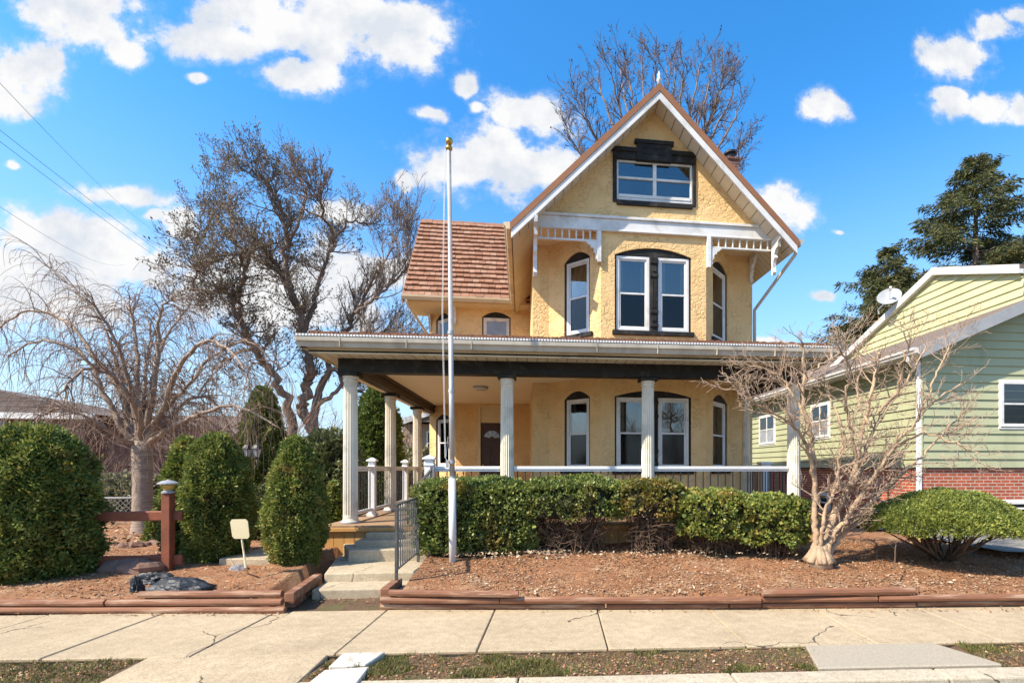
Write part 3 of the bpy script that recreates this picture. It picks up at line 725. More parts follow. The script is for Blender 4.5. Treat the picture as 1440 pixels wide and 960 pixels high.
# flush ceiling light
p = W(676, 555, 10.6); pl = MB(); pl.lathe([(.0,-.075),(.13,-.07),(.15,-.045),(.15,-.03)], 24, (p.x, p.y, 3.27)); po = MB(); po.lathe([(.16,-.03),(.165,0)], 24, (p.x, p.y, 3.27))
lo = po.build('porch_light', M['greytrim'], house); pl.build('lamp_shade', M['lampglass'], lo, smooth=True)

# railings
def newel(x, y, w=.055, h=1.0):
    m = MB(); z = DECK
    m.box(x-w, x+w, y-w, y+w, z, z+h); m.box(x-w-.025, x+w+.025, y-w-.025, y+w+.025, z, z+.06)
    m.box(x-w-.012, x+w+.012, y-w-.012, y+w+.012, z+h-.1, z+h-.075)
    m.box(x-w-.03, x+w+.03, y-w-.03, y+w+.03, z+h, z+h+.03)
    e = w+.02; m.hexa([(x-e,y-e,z+h+.03),(x+e,y-e,z+h+.03),(x+e,y+e,z+h+.03),(x-e,y+e,z+h+.03)], [(x-.02,y-.02,z+h+.07),(x+.02,y-.02,z+h+.07),(x+.02,y+.02,z+h+.07),(x-.02,y+.02,z+h+.07)])
    return m.build('newel_post', M['vinyl'], house, bevel=.004)
bal_me = {}
def railing(x0, y0, x1, y1, pitch=.125, bal='darkiron'):
    m = MB(); z = DECK
    p, q = Vector((x0, y0, 0)), Vector((x1, y1, 0)); L = (q-p).length; dv = (q-p)/L
    for zc, w, h in ((.885, .07, .05), (.84, .04, .03), (.13, .05, .06)):
        m.bar(p + Vector((0,0,z+zc)), q + Vector((0,0,z+zc)), w, h)
    o = m.build('railing', M['vinyl'], house, bevel=.004)
    n = int(L/pitch)
    for i in range(n):
        c = p + dv*(L*(i+.5)/n)
        b = MB(); b.box(c.x-.008, c.x+.008, c.y-.008, c.y+.008, z+.16, z+.825); b.build('baluster', M[bal], o)
NX = WORLD.x(604, 8.25)
newel(NX, 8.27, .07, 1.02); 
railing(NX+.07, PYc, cols[1]-.11, PYc); railing(cols[1]+.11, PYc, cols[2]-.11, PYc); railing(cols[2]+.11, PYc, cols[3]-.11, PYc)
ny1, ny2 = 9.43, 11.72
newel(PX0, ny1); newel(PX0, ny2); newel(PX0, 14.0)
for a, b in ((PYc+.11, ny1-.06), (ny1+.06, 10.46), (10.68, ny2-.06), (ny2+.06, 12.76), (12.98, 13.95)): railing(PX0, a, PX0, b)
railing(PX1, PYc+.11, PX1, 10.25, .11)
# ================================================================== GROUND AND STREET
def struct(mb, name, m, **k):
    o = mb.build(name, m, **k); o['kind'] = 'structure'; return o
def bedz(x, y):                          # height of the planted ground
    t = min(max((y - 5.45) / 2.6, 0), 1)
    z = .13 + .2*t*t*(3-2*t) if x > -3.6 else .12 + .12*t
    if x > 6: z = z - .02
    return z
gmb = MB(); gmb.add([(-600,-600,-.16),(600,-600,-.16),(600,900,-.16),(-600,900,-.16)], [(0,1,2,3)])
struct(gmb, 'ground', M['lawn'])
def patch(name, m, x0, x1, y0, y1, st, zf, nz=.012, fq=2.5, smooth=True):
    nx, ny = int((x1-x0)/st), int((y1-y0)/st); vs = []; fs = []
    for j in range(ny+1):
        for i in range(nx+1):
            x, y = x0+(x1-x0)*i/nx, y0+(y1-y0)*j/ny
            z = zf(x, y) + nz*mnoise.fractal(Vector((x*fq, y*fq, 3.3)), .8, 2.0, 4)
            vs.append((x, y, z))
    for j in range(ny):
        for i in range(nx):
            a = j*(nx+1)+i; fs.append((a, a+1, a+nx+2, a+nx+1))
    mb = MB(); mb.add(vs, fs); return struct(mb, name, m, smooth=smooth)
EDGE = lambda x: (5.58 + (-2.67-x)*.093) if x < -2.2 else 5.65 - .0715*(x+1.67)
def bedzz(x, y):
    if -3.05 < x < -1.55 and y < 9: return -.1
    if y < EDGE(x)+.03: return -.1
    return bedz(x, y)
patch('mulch_bed', M['mulch'], -12, -1.55, 5.2, 9.2, .06, bedzz, .02, 3)
patch('mulch_bed', M['mulch'], -1.55, 10, 5.0, 9.2, .06, bedzz, .02, 3)
patch('yard', M['mulch'], -26, 10, 9.2, 17, .25, lambda x, y: .2 if x < -3.6 else .3, .03, 1)
patch('lawn', M['lawn'], -60, 60, 17, 80, 2.0, lambda x, y: .1, .05, .3)
# neighbour's driveway on the right
dv = MB(); dv.add([(6.75,6.6,.335),(12,5.6,.325),(12,10.2,.335),(6.6,10.2,.35)], [(0,1,2,3)]); struct(dv, 'driveway', M['drive'])

# sidewalk slabs
SY0, SY1 = S.loc(700, 915.5)[0], None
def gS(px, py, z=0): p = S.I @ G(px, py, z); return p
ya = gS(700, 914).y; yb = ya + 1.28
sw = MB(S); xs = [gS(p, 914).x for p in (476, 671, 856, 1057)]
pitch = (xs[3]-xs[0])/3
edges = [xs[0]-pitch*k for k in range(8, 0, -1)] + xs + [xs[3]+pitch*k for k in range(1, 9)]
for i in range(len(edges)-1):
    a, b = edges[i]+.006, edges[i+1]-.006; t = R.uniform(-.004, .004)
    sw.hexa([(a, ya+R.uniform(-.008,.008), -.1), (b, ya+R.uniform(-.008,.008), -.1), (b+R.uniform(-.01,.01), yb, -.1), (a, yb, -.1)], [(a, ya, t), (b, ya, t+R.uniform(-.004,.004)), (b, yb, t), (a, yb, t)])
struct(sw, 'sidewalk', M['concrete'], bevel=.008)
ug = MB(S); ug.add([(-14, ya-.02, -.02), (16, ya-.02, -.02), (16, yb+.02, -.02), (-14, yb+.02, -.02)], [(0,1,2,3)]); struct(ug, 'joint_soil', M['soil'])
# strip between walk and steps
wk = MB(); wk.add([(-3.0,5.2,-.012),(-1.5,5.2,-.012),(-1.5,8,-.012),(-3.0,8,-.012)], [(0,1,2,3)]); struct(wk, 'path', M['soil'])
# verge, driveway apron, kerb, road
y0 = gS(700, 949).y
def vp(px, y): return S.x(px, y)
ap0, ap1 = gS(468, 914).x, gS(205, 925).x
vz = lambda x, y: -.035
def vpatch(name, x0, x1):
    nx, ny = max(int((x1-x0)/.06), 2), int((ya-y0)/.05); vs = []; fs = []
    for j in range(ny+1):
        for i in range(nx+1):
            x, y = x0+(x1-x0)*i/nx, y0+(ya-.012-y0)*j/ny
            vs.append((x, y, -.028 + .03*mnoise.fractal(Vector((x*4, y*4, 1)), .8, 2, 4)))
    for j in range(ny):
        for i in range(nx):
            a = j*(nx+1)+i; fs.append((a, a+1, a+nx+2, a+nx+1))
    mb = MB(S); mb.add(vs, fs); return struct(mb, name, M['soil'], smooth=True)
pd0, pd1 = gS(1140, 912).x, gS(1330, 912).x
vpatch('verge', ap0+.02, 14); vpatch('verge', -14, ap1)
apn = MB(S); apn.hexa([(ap1, y0-.6, -.2), (ap0, y0-.6, -.2), (ap0, ya-.01, -.2), (ap1, ya-.01, -.2)], [(ap1-.02, y0-.6, -.06), (ap0, y0-.6, -.06), (ap0, ya-.012, -.001), (ap1, ya-.012, -.001)])
struct(apn, 'driveway_apron', M['concrete'], bevel=.008)
pdm = MB(S); a, b = gS(1160, 946).x, gS(1425, 940).x; pdm.hexa([(a, y0+.01, -.1), (b, y0+.01, -.1), (pd1, ya-.012, -.1), (pd0, ya-.012, -.1)], [(a, y0+.01, .004), (b, y0+.01, .004), (pd1, ya-.012, .004), (pd0, ya-.012, .004)])
struct(pdm, 'concrete_pad', M['pad'], bevel=.01)
kb = MB(S)
for i in range(12):
    a = ap0+.02 + i*1.6; kb.box(a, a+1.59, y0-.2, y0-.012, -.25, -.008)
struct(kb, 'kerb', M['curb'], bevel=.015, seg=2)
rd = MB(S); rd.add([(-200, -8, -.15), (200, -8, -.15), (200, y0-.2, -.15), (-200, y0-.2, -.15)], [(0,1,2,3)]); struct(rd, 'road', M['asphalt'])
fp = MB(S); fp.add([(-200, -12, -.02), (200, -12, -.02), (200, -8, -.02), (-200, -8, -.02)], [(0,1,2,3)]); struct(fp, 'far_sidewalk', M['concrete'])
# two pale pavers
for pts, lab in (([(482,917),(542,915.5),(514,934),(462,936)], 'white concrete paving square beside the driveway, touching the sidewalk'),
                 ([(456,941),(520,936),(500,962),(428,963)], 'white concrete paving slab beside the driveway, at the kerb')):
    P = [G(x, y, .012) for x, y in pts][::-1]; b = MB(); b.hexa([p - Vector((0,0,.06)) for p in P[::-1]], P[::-1])
    c = sum(P, Vector())/4; o = b.build('paving_slab', M['paver'], loc=(c.x, c.y, 0), bevel=.008); props(o, lab, 'paving slab', 'white paving slabs by the driveway')

# scattered litter (uncountable)
rng = np.random.default_rng(5)
def scatter(name, m, pts, s0, s1, lift=.01, flat=.35, curl=.25):
    n = len(pts); P = np.array(pts, dtype=np.float32)
    nr = np.stack([rng.normal(0, flat, n), rng.normal(0, flat, n), np.ones(n)], 1); nr /= np.linalg.norm(nr, axis=1)[:, None]
    a = rng.uniform(0, 2*np.pi, n); t = np.stack([np.cos(a), np.sin(a), np.zeros(n)], 1)
    t -= nr*(t*nr).sum(1)[:, None]; t /= np.linalg.norm(t, axis=1)[:, None]; b = np.cross(nr, t)
    s = rng.uniform(s0, s1, n)[:, None]; w = s*rng.uniform(.25, .7, n)[:, None]
    P = P + nr*lift
    cz = nr*s*rng.uniform(-curl, curl, n)[:, None]
    Q = np.stack([P - t*s, P - b*w + cz, P + t*s, P + b*w + cz], 1)
    o = quads(name, Q, m); o['kind'] = 'stuff'; return o
def bedpts(n, x0, x1, y0, y1, zf=bedz, lim=None):
    out = []
    while len(out) < n:
        x, y = R.uniform(x0, x1), y0 + (y1-y0)*R.random()**1.15
        if y < EDGE(x)+.05 and zf is bedz: continue
        if lim and not lim(x, y): continue
        out.append((x, y, zf(x, y) + .02*mnoise.fractal(Vector((x*3, y*3, 3.3)), .8, 2.0, 4)))
    return out
nw = lambda x, y: not (-3.05 < x < -1.55)
den = lambda x, y: R.random() < .22 + 1.3*max(0, min(1, .5 + 1.2*mnoise.fractal(Vector((x*1.1, y*1.6, 5)), .9, 2, 4)))
den2 = lambda x, y: nw(x, y) and den(x, y)
scatter('mulch_chips', M['litter'], bedpts(42000, -1.5, 8.2, 5.1, 8.0, lim=den) + bedpts(10000, -9, -2.7, 5.2, 8.6, lim=den2), .006, .019)
scatter('mulch_bark', M['litter'], bedpts(900, -1.5, 8.2, 5.1, 8.0, lim=den) + bedpts(350, -9, -2.7, 5.2, 8.6, lim=den2), .014, .032, .014)
cl = lambda x, y: mnoise.noise(Vector((x*1.3, y*2.2, 7))) > .08 or R.random() < .12
scatter('fallen_leaves', M['chips'], bedpts(2600, -1.5, 8.2, 5.4, 8.0, lim=cl) + bedpts(500, -9, -2.7, 5.3, 8.6, lim=nw), .01, .032, .016)
pa, pb = G(648, 778, .33), G(765, 772, .33)
scatter('drifted_leaves', M['chips'], [(R.uniform(pa.x-.2, pb.x+.3), pa.y + R.gauss(-.05, .16), .335 + R.uniform(0,.012)) for i in range(420)] + [(R.uniform(pb.x, pb.x+3.6), pa.y + R.gauss(-.12, .2), .325 + R.uniform(0,.012)) for i in range(420)], .012, .034, .012, .5)
scatter('yard_litter', M['litter'], bedpts(6000, -14, -3.4, 8.4, 15, zf=lambda x, y: .21), .02, .06, .02)
def vpts(n, x0, x1, lim=None):
    out = []
    while len(out) < n:
        x, y = R.uniform(x0, x1), R.uniform(y0, ya-.02)
        if pd0 < x < b_pd and True: 
            if x > pd0+.0 + (y0 < 0) and x < b_pd: continue
        if lim and not lim(x, y): continue
        z = -.028 + .03*mnoise.fractal(Vector((x*4, y*4, 1)), .8, 2, 4); p = S.w(x, y, z); out.append(tuple(p))
    return out
b_pd = gS(1425, 940).x
scatter('verge_litter', M['litter'], vpts(6500, ap0+.05, 9) + vpts(900, ap1-1.5, ap1-.05), .006, .02, .006)
def blades(name, m, pts, h0, h1, w=.004):
    n = len(pts); P = np.array(pts, dtype=np.float32); h = rng.uniform(h0, h1, n)[:, None]
    a = rng.uniform(0, 2*np.pi, n); t = np.stack([np.cos(a), np.sin(a), np.zeros(n)], 1)*w
    ln_ = np.stack([rng.normal(0, .5, n), rng.normal(0, .5, n), np.ones(n)], 1)*h
    Q = np.stack([P-t, P+t, P+t*.3+ln_, P-t*.3+ln_], 1); o = quads(name, Q, m); o['kind'] = 'stuff'; return o
gl_ = lambda x, y: mnoise.noise(Vector((x*1.8, y*3, 2))) > .12 + (.25 if x > 0 else -.1)
blades('verge_grass', M['grass'], vpts(9000, ap0+.05, 9, gl_) + vpts(5500, ap0+.05, 9) + vpts(2600, ap1-1.6, ap1-.03), .01, .04)
# leaves caught along the timber and at the foot of the steps
ep = []
while len(ep) < 900:
    px = R.choice((R.uniform(0, 430), R.uniform(540, 1440), R.uniform(400, 560)))
    py = 862 - R.random()**2*4 + (0 if px < 430 else -6) + R.uniform(-1, 5) if not 400 < px < 560 else R.uniform(826, 848)
    p = G(px, py, .004); ep.append((p.x, p.y, .004 if py > 846 else .0))
scatter('edge_leaves', M['litter'], ep, .006, .022, .008)

# ================================================================== STEPS
st = thing('concrete_steps', 'worn concrete entry steps climbing to the porch', 'steps', (-2.2, 5.7, 0))
def step(px0, px1, yf, yb, z, zb=-.05, left=None):
    yf_, yb_ = yf, yb
    x0, x1 = px0, px1
    m = MB(); m.hexa([(x0, yf, zb), (x1, yf, zb), (x1, yb, zb), (left if left is not None else x0, yb, zb)], [(x0, yf, z), (x1, yf, z), (x1, yb, z), (left if left is not None else x0, yb, z)])
    return m.build('step', M['stepcon'], st, bevel=.018, seg=3)
xr = -1.52
a = G(440, 829, .1); step(a.x-.02, xr, a.y, a.y+.45, .1)
b = G(456, 806, .21); step(b.x, xr, b.y, 8.0, .21, .0, -3.05)
c = G(490, 773, .38); step(c.x, xr, c.y, 8.0, .38, .15, -2.98)
d = G(498, 760, .48); step(d.x+.0, xr, d.y+.02, 7.98, .475, .3)
e = G(507, 751, .565); step(e.x+.03, xr, e.y+.12, 7.9, .565, .4)
wpl = MB(); wpl.hexa([(-4.4,7.35,.1),(-3.06,7.15,.1),(-3.06,7.9,.1),(-4.4,8.1,.1)], [(-4.4,7.35,.285),(-3.06,7.15,.29),(-3.06,7.9,.29),(-4.4,8.1,.285)]); struct(wpl, 'path', M['stepcon'], bevel=.01)

# iron stair railing
ir = thing('iron_railing', 'grey wrought iron stair railing on the right side of the steps', 'railing', (-1.7, 6.2, .2))
p0 = G(557.5, 814, .21); X0, Y0 = p0.x, p0.y
zt1, zb1 = 1.1, .42
Yb = Y0*1.0 + 1.1; Yc = 8.15
def ipost(y, z0, z1): m = MB(); m.box(X0-.016, X0+.016, y-.016, y+.016, z0, z1); m.build('post', M['iron'], ir)
ipost(Y0, .1, zt1+.0); ipost(Yb, .2, zt1+.22); ipost(Yc, DECK-.1, 1.56)
def isec(ya_, yb_, za, zb, h):
    for dz, w, hh in ((0, .034, .02), (h, .02, .014)):
        m = MB(); m.bar((X0, ya_, za-dz), (X0, yb_, zb-dz), w, hh); m.build('rail', M['iron'], ir)
    n = max(int((yb_-ya_)/.095), 2)
    for i in range(1, n):
        t = i/n; yy = ya_+(yb_-ya_)*t; zz = za+(zb-za)*t
        k = MB(); k.box(X0-.007, X0+.007, yy-.007, yy+.007, zz-h+.007, zz-.01); k.build('baluster', M['iron'], ir)
isec(Y0-.02, Yb, zt1, zt1+.03, .78); isec(Yb-.02, Yc, 1.3, 1.52, .78)

# ================================================================== LANDSCAPE TIMBERS
def logth(pxa, pya, pxb, pyb, z, r, lab, flat=True):
    a, b = G(pxa, pya, z), G(pxb, pyb, z); n = max(int((b-a).length/.12), 3); m = MB(); k = 10
    d = (b-a).normalized(); side = Vector((-d.y, d.x, 0)); vs = []; fs = []; sd = R.uniform(0, 99)
    for i in range(n+1):
        c = a.lerp(b, i/n)
        en = .93 if i in (0, n) else 1
        for j in range(k):
            an = 2*pi*j/k; rr = r*en*(1 + .07*mnoise.noise(Vector((sd+i*.35, cos(an)*2, sin(an)*2))))
            u, v = cos(an)*rr, sin(an)*rr
            if flat: v = max(min(v, r*.86), -r*.86)
            vs.append(c + side*u + Vector((0,0,v)))
    for i in range(n):
        for j in range(k): fs.append((i*k+j, i*k+(j+1)%k, (i+1)*k+(j+1)%k, (i+1)*k+j))
    fs.append(tuple(range(k-1,-1,-1))); fs.append(tuple(n*k+j for j in range(k)))
    m.add(vs, fs); c = (a+b)/2
    o = m.build('landscape_timber', M['timber'], loc=(c.x, c.y, z-r)); return props(o, lab, 'timber', 'brown landscape timbers edging the beds')
logth(-260, 858, 401, 857, .03, .038, 'lowest brown timber along the left bed, running to its corner')
logth(-300, 846.5, 149, 847, .105, .042, 'timber running in from the left edge, ending in a rounded tip')
logth(152, 847, 397, 846, .105, .04, 'middle brown timber in front of the black plastic bag')
logth(197, 835.5, 397, 834, .185, .041, 'top brown timber of the left bed, under the blank sign')
logth(536, 851.5, 851, 851.5, .035, .037, 'lowest timber of the right bed, at its left end below the flagpole')
logth(853, 851.5, 1023, 851, .035, .037, 'lowest timber of the right bed, in its middle between the flagpole and the bare tree')
logth(1025, 851, 1069, 850.5, .035, .036, 'short piece of timber in the lowest course left of the bare tree')
logth(1071, 850.5, 1285, 849, .035, .036, 'lowest timber directly in front of the bare tree')
logth(1288, 848, 1520, 846, .035, .037, 'lowest timber of the right bed, in front of the mound shrub')
logth(536, 843, 703, 843.5, .11, .04, 'dark middle timber of the right bed beside the steps')
logth(704, 843.5, 1069, 843, .11, .042, 'long grey brown middle timber across the centre of the right bed')
logth(1071, 842, 1232, 841, .11, .038, 'middle timber sandwiched under the tilted top timber')
logth(1235, 841, 1520, 838, .11, .04, 'upper timber in front of the mound shrub, running off at right')
logth(548, 833, 729, 835, .188, .04, 'top timber nearest the flagpole, lying on two others')
logth(1072, 833, 1284, 830, .19, .045, 'top timber in front of the bare tree, lying proud of the course below')
def beam(pts, z0, z1, w, lab):
    m = MB(); a, b = G(*pts[0], z1), G(*pts[1], z1); m.bar((a.x, a.y, (z0+z1)/2), (b.x, b.y, (z0+z1)/2), w, z1-z0)
    c = (a+b)/2; o = m.build('landscape_timber', M['timber'], loc=(c.x, c.y, z0), bevel=.008); return props(o, lab, 'timber', 'brown landscape timbers edging the beds')
beam(((407, 833), (447, 806)), .1, .2, .1, 'square red brown timber turning back beside the steps, on the left bed corner')
beam(((407, 842), (447, 814)), -.01, .095, .1, 'square timber below the one turning back at the left bed corner')
beam(((541, 827), (560, 812)), .09, .2, .1, 'short square timber turning back at the foot of the iron railing')
beam(((541, 846), (553, 836)), -.01, .085, .1, 'lower square timber end at the right foot of the steps')

# ================================================================== FLAGPOLE
b = G(637, 789, bedz(-1, 7)); D = W(637, 657, (EYE-b.z)*F/(789-657)); dd = (b - Vector((0,0,EYE))).dot(Vector((sin(TH), cos(TH), 0)))
top = W(631.5, 205, dd)
fp = thing('flagpole', 'white metal flagpole with gold ball, standing bare by the steps', 'flagpole', b)
m = MB(); pr = lambda t: b.lerp(top, t)
m.tube([b - Vector((0,0,.2)), pr(.2)], [.052, .049], 16); m.build('pole_base', M['white'], fp, smooth=True)
m = MB(); m.tube([pr(.19), pr(.55), pr(.55), pr(.99)], [.036, .034, .031, .026], 16); m.build('pole', M['pole'], fp, smooth=True)
for t in (.2, .24, .41, .55):
    m = MB(); m.tube([pr(t-.004), pr(t+.004)], [.043, .043], 16); m.build('collar', M['pole'], fp)
m = MB(); m.lathe([(.03,-.06),(.045,-.05),(.045,-.02),(.03,-.01),(.025,.02)], 14, tuple(top)); m.build('truck', M['gold'], fp, smooth=True)
m = MB(); m.lathe([(.005,.0)] + [(.05*sin(pi*i/10), .06-.05*cos(pi*i/10)) for i in range(1, 10)] + [(.004,.112)], 18, tuple(top)); m.build('ball', M['gold'], fp, smooth=True)
for dx in (-.05, -.062):
    m = MB(); m.tube([top + Vector((dx*.9,-.02,-.05)), pr(.6)+Vector((dx-.05,-.03,0)), pr(.25)+Vector((dx-.03,-.02,0)), pr(.3 if dx > -.055 else .24)+Vector((-.045,-.03,0))], .0032, 5); m.build('halyard', M['white'], fp)
m = MB(); c = pr(.235); m.box(c.x-.075, c.x-.04, c.y-.05, c.y-.03, c.z-.05, c.z+.05); m.build('cleat', M['pole'], fp)

# ================================================================== FENCE, LAMPS, SIGN, BAG, ROCKS
b = G(236.5, 806, .14); fe = thing('split_rail_fence', 'reddish brown wooden rail fence with one square post, behind the left shrubs', 'fence', b)
dp = (b - Vector((0,0,EYE))).dot(Vector((sin(TH), cos(TH), 0))); pt = W(236.5, 693, dp)
m = MB(); m.box(b.x-.055, b.x+.055, b.y-.055, b.y+.055, 0, pt.z); m.build('post', M['redwood'], fe, bevel=.008)
m = MB(); m.box(b.x-3.2, b.x-3.06, b.y-.07, b.y+.07, 0, pt.z); m.build('post', M['redwood'], fe, bevel=.008)
for zc in (725, 787):
    z = W(236, zc, dp).z
    m = MB(); m.bar((b.x-5, b.y+.03, z-.02), (b.x+.16, b.y+.03, z), .05, .13); m.build('rail', M['redwood'], fe, bevel=.012)
sl = thing('solar_lamp', 'small pale solar lamp on top of the brown fence post', 'lamp', pt)
m = MB(); m.lathe([(.075,0),(.075,.02),(.05,.03),(.05,.04)], 16, tuple(pt)); m.build('base', M['greytrim'], sl)
m = MB(); m.lathe([(.05,.04),(.075,.1),(.075,.12)], 16, tuple(pt)); m.build('lens', M['amber'], sl, smooth=True)
m = MB(); m.lathe([(.12,.12),(.12,.135),(.06,.165),(.03,.17),(.0,.185)], 16, tuple(pt)); m.build('cap', M['pole'], sl)
# chain link fence
cf = thing('chain_link_fence', 'grey chain link fence behind the weeping cherry trunk', 'fence', (-9, 12.4, .2))
zt = W(180, 697, 12.5).z; fy = 12.6
m = MB(); m.tube([(-16, fy, zt), (-5.6, fy, zt)], .022, 8)
m.build('top_rail', M['greytrim'], cf, smooth=True)
for x in (-15.5, -13, -10.5, -8, -5.7):
    m = MB(); m.tube([(x, fy, .05), (x, fy, zt+.04)], .028, 8); m.build('post', M['greytrim'], cf, smooth=True)
m = MB(); hgt = zt-.25; st_ = .075
x = -16
while x < -5.6:
    m.bar((x, fy+.004, .25), (x+hgt, fy+.004, zt), .005); m.bar((x+hgt, fy-.004, .25), (x, fy-.004, zt), .005); x += st_*1.6
m.build('mesh', M['pole'], cf)
# lamp post with two lanterns
lp0 = W(347, 657, 9.4); lp = thing('lamp_post', 'black garden lamp post with two lanterns', 'lamp post', (lp0.x, lp0.y, .2))
zc = W(347, 650, 9.4).z
m = MB(); m.tube([(lp0.x, lp0.y, .2), (lp0.x, lp0.y, zc+.05)], [.035, .03], 12); m.lathe([(.07,0),(.07,.08),(.04,.14)], 12, (lp0.x, lp0.y, .2)); m.build('post', M['darkiron'], lp, smooth=True)
for px in (348, 360.5):
    c = W(px, 641, 9.4); z0 = W(px, 644, 9.4).z
    m = MB(); m.tube([(lp0.x, lp0.y, zc-.12), ((lp0.x+c.x)/2, lp0.y, zc-.16), (c.x, lp0.y, zc-.06), (c.x, lp0.y, z0)], .012, 8); m.build('arm', M['darkiron'], lp, smooth=True)
    m = MB(); m.lathe([(.03,0),(.05,.01),(.055,.025)], 6, (c.x, lp0.y, z0)); m.lathe([(.1,.17),(.1,.185),(.05,.25),(.03,.26),(.03,.28),(.012,.3),(.02,.32),(.0,.36)], 6, (c.x, lp0.y, z0))
    for k in range(6):
        an = 2*pi*k/6; m.bar((c.x+.052*cos(an), lp0.y+.052*sin(an), z0+.02), (c.x+.092*cos(an), lp0.y+.092*sin(an), z0+.175), .01)
    l = m.build('lantern', M['darkiron'], lp)
    m = MB(); m.lathe([(.048,.025),(.085,.168)], 6, (c.x, lp0.y, z0)); m.build('glass', M['lampglass'], l)
# blank sign
b = G(350, 810, .16); ds_ = 6.05; sg = thing('yard_sign', 'blank pale yellow square sign on a thin bent stake', 'sign', b)
c = [W(323, 730, 6.1), W(348, 729.5, 6.1), W(351, 757, 6.1), W(327, 757, 6.1)]
t = Vector((0, .012, 0)); cen = sum(c, Vector())/4; ol = []
for i in range(4):
    for k in (.12, .88) : ol.append(c[i].lerp(c[(i+1) % 4], k))
m = MB(); m.add([p for p in ol] + [p+t for p in ol], [tuple(range(7,-1,-1)), tuple(range(8,16))] + [(i, (i+1)%8, 8+(i+1)%8, 8+i) for i in range(8)]); m.build('board', M['sign'], sg)
m = MB(); m.tube([W(337, 748, 6.1)+t*2, W(341, 775, 6.08)+t*2, W(345.5, 797, 6.05), b], [.011,.011,.012,.012], 6); m.build('stake', M['cream'], sg)
# black plastic bag
b = G(235, 834, .15); bg = MB()
def blob(mb, c, rx, ry, rz, nse=.2, fq=2.2, seed=0, nu=22, nv=12, M4=None):
    vs = []; fs = []
    for j in range(nv+1):
        for i in range(nu):
            th, ph = pi*j/nv, 2*pi*i/nu
            d = Vector((sin(th)*cos(ph), sin(th)*sin(ph), cos(th)))
            k = 1 + nse*mnoise.fractal(d*fq + Vector((seed*7.1, seed*3.3, seed)), .9, 2, 4)
            vs.append(Vector((c[0]+d.x*rx*k, c[1]+d.y*ry*k, c[2]+d.z*rz*k)))
    for j in range(nv):
        for i in range(nu): fs.append((j*nu+i, j*nu+(i+1)%nu, (j+1)*nu+(i+1)%nu, (j+1)*nu+i))
    mb.add(vs, fs)
c = G(243, 833, .15); blob(bg, (c.x, c.y+.13, .15), .34, .2, .14, .16, 1.8, 3, 40, 20)
c = G(205, 822, .15); blob(bg, (c.x, c.y+.1, .19), .22, .14, .08, .35, 2.5, 5, 36, 18)
c = G(188, 833, .15); blob(bg, (c.x, c.y+.05, .13), .07, .07, .16, .4, 3, 8, 20, 14)
o = bg.build('plastic_bag', M['bag'], loc=b); props(o, 'crumpled black plastic bag lying at the foot of the fence post', 'bag')
def rock(px, py, z, rx, rz, lab, m='rock', grp='red rocks behind the rail fence', sd=1):
    c = G(px, py, z); b = MB(); blob(b, (c.x, c.y+rx*.5, z+rz*.3), rx, rx*.75, rz, .3, 1.6, sd, 16, 10)
    o = b.build('rock', M[m], loc=(c.x, c.y, z)); return props(o, lab, 'rock', grp)
for i, (px, py, r, h) in enumerate(((150,774,.17,.1),(168,776,.16,.1),(186,775,.15,.11),(200,773,.12,.1),(216,770,.17,.1),(162,806,.26,.13),(187,808,.28,.15),(214,803,.17,.1))):
    rock(px, py, .17, r, h, 'rough red brown rock in the row behind the rail fence' if py < 790 else 'large dark red rock below the lower fence rail', sd=i+2, grp='red rocks behind the rail fence' if py < 790 else 'large rocks below the lower rail')
rock(331, 806, .15, .13, .08, 'smooth grey rock at the foot of the blank sign', 'greyrock', None, 31)
# low edging slab behind the sign
m = MB(); a, b_, c_ = G(330, 779, .3), G(372, 766, .34), None
m.hexa([(a.x,a.y,.1),(b_.x,b_.y,.1),(b_.x,b_.y+.2,.1),(a.x,a.y+.2,.1)], [(a.x,a.y,.27),(b_.x,b_.y,.31),(b_.x,b_.y+.2,.31),(a.x,a.y+.2,.27)])
o = m.build('edging_stone', M['stepcon'], loc=(a.x, a.y, .1), bevel=.01); props(o, 'low slanted edging stone behind the blank sign', 'edging')
# white utility pedestal by the neighbour's wall
c = W(1075, 690, 11.5); z1 = W(1075, 649, 11.5).z
up = MB(); up.box(c.x-.11, c.x+.11, c.y-.1, c.y+.1, .2, z1-.05); up.box(c.x-.135, c.x+.135, c.y-.125, c.y+.125, z1-.05, z1); up.box(c.x-.08, c.x+.08, c.y-.115, c.y-.1, .8, z1-.15)
o = up.build('utility_box', M['vinyl'], loc=(c.x, c.y, .2), bevel=.01); props(o, 'tall white utility box beyond the right end of the porch', 'utility box')

# ================================================================== GREEN NEIGHBOUR HOUSE
KX = WX(1297, 657, 8.5); NX0, NY0 = 8.5, KX.y
gh = thing('green_house', 'green sided neighbour house on a red brick base', 'house', (NX0+3, NY0+4, .2))
def siding(fr, polyfn, z0, z1, m, pitch=.2, name='siding', y=0.0, lap=.03):
    mb = MB(fr); z = z0
    while z < z1 - .01:
        zt = min(z+pitch, z1); l0, r0 = polyfn(z); l1, r1 = polyfn(zt)
        if r0 > l0 and r1 >= l1:
            mb.add([(l0, y-lap, z), (r0, y-lap, z), (r1, y, zt), (l1, y, zt), (l0, y, z), (r0, y, z)], [(0,1,2,3), (4,5,1,0)])
        z = zt
    return mb.build(name, m, gh)
ff = Fr(NX0, NY0, 0)                       # front wall, x to the right
fsd = Fr(NX0, 26, -pi/2)                   # side wall, x towards the street
SL_ = 26 - NY0
zE = EYE + (657-490)/F*11.0
wb = MB(); wb.box(NX0+.03, NX0+12, NY0+.03, 26, -.1, EYE); wb.build('brick_base', M['brick'], gh)
bw = MB(); bw.box(NX0+.05, NX0+12, NY0+.05, 26, EYE, zE+.1); bw.build('wall', M['sidingA'], gh)
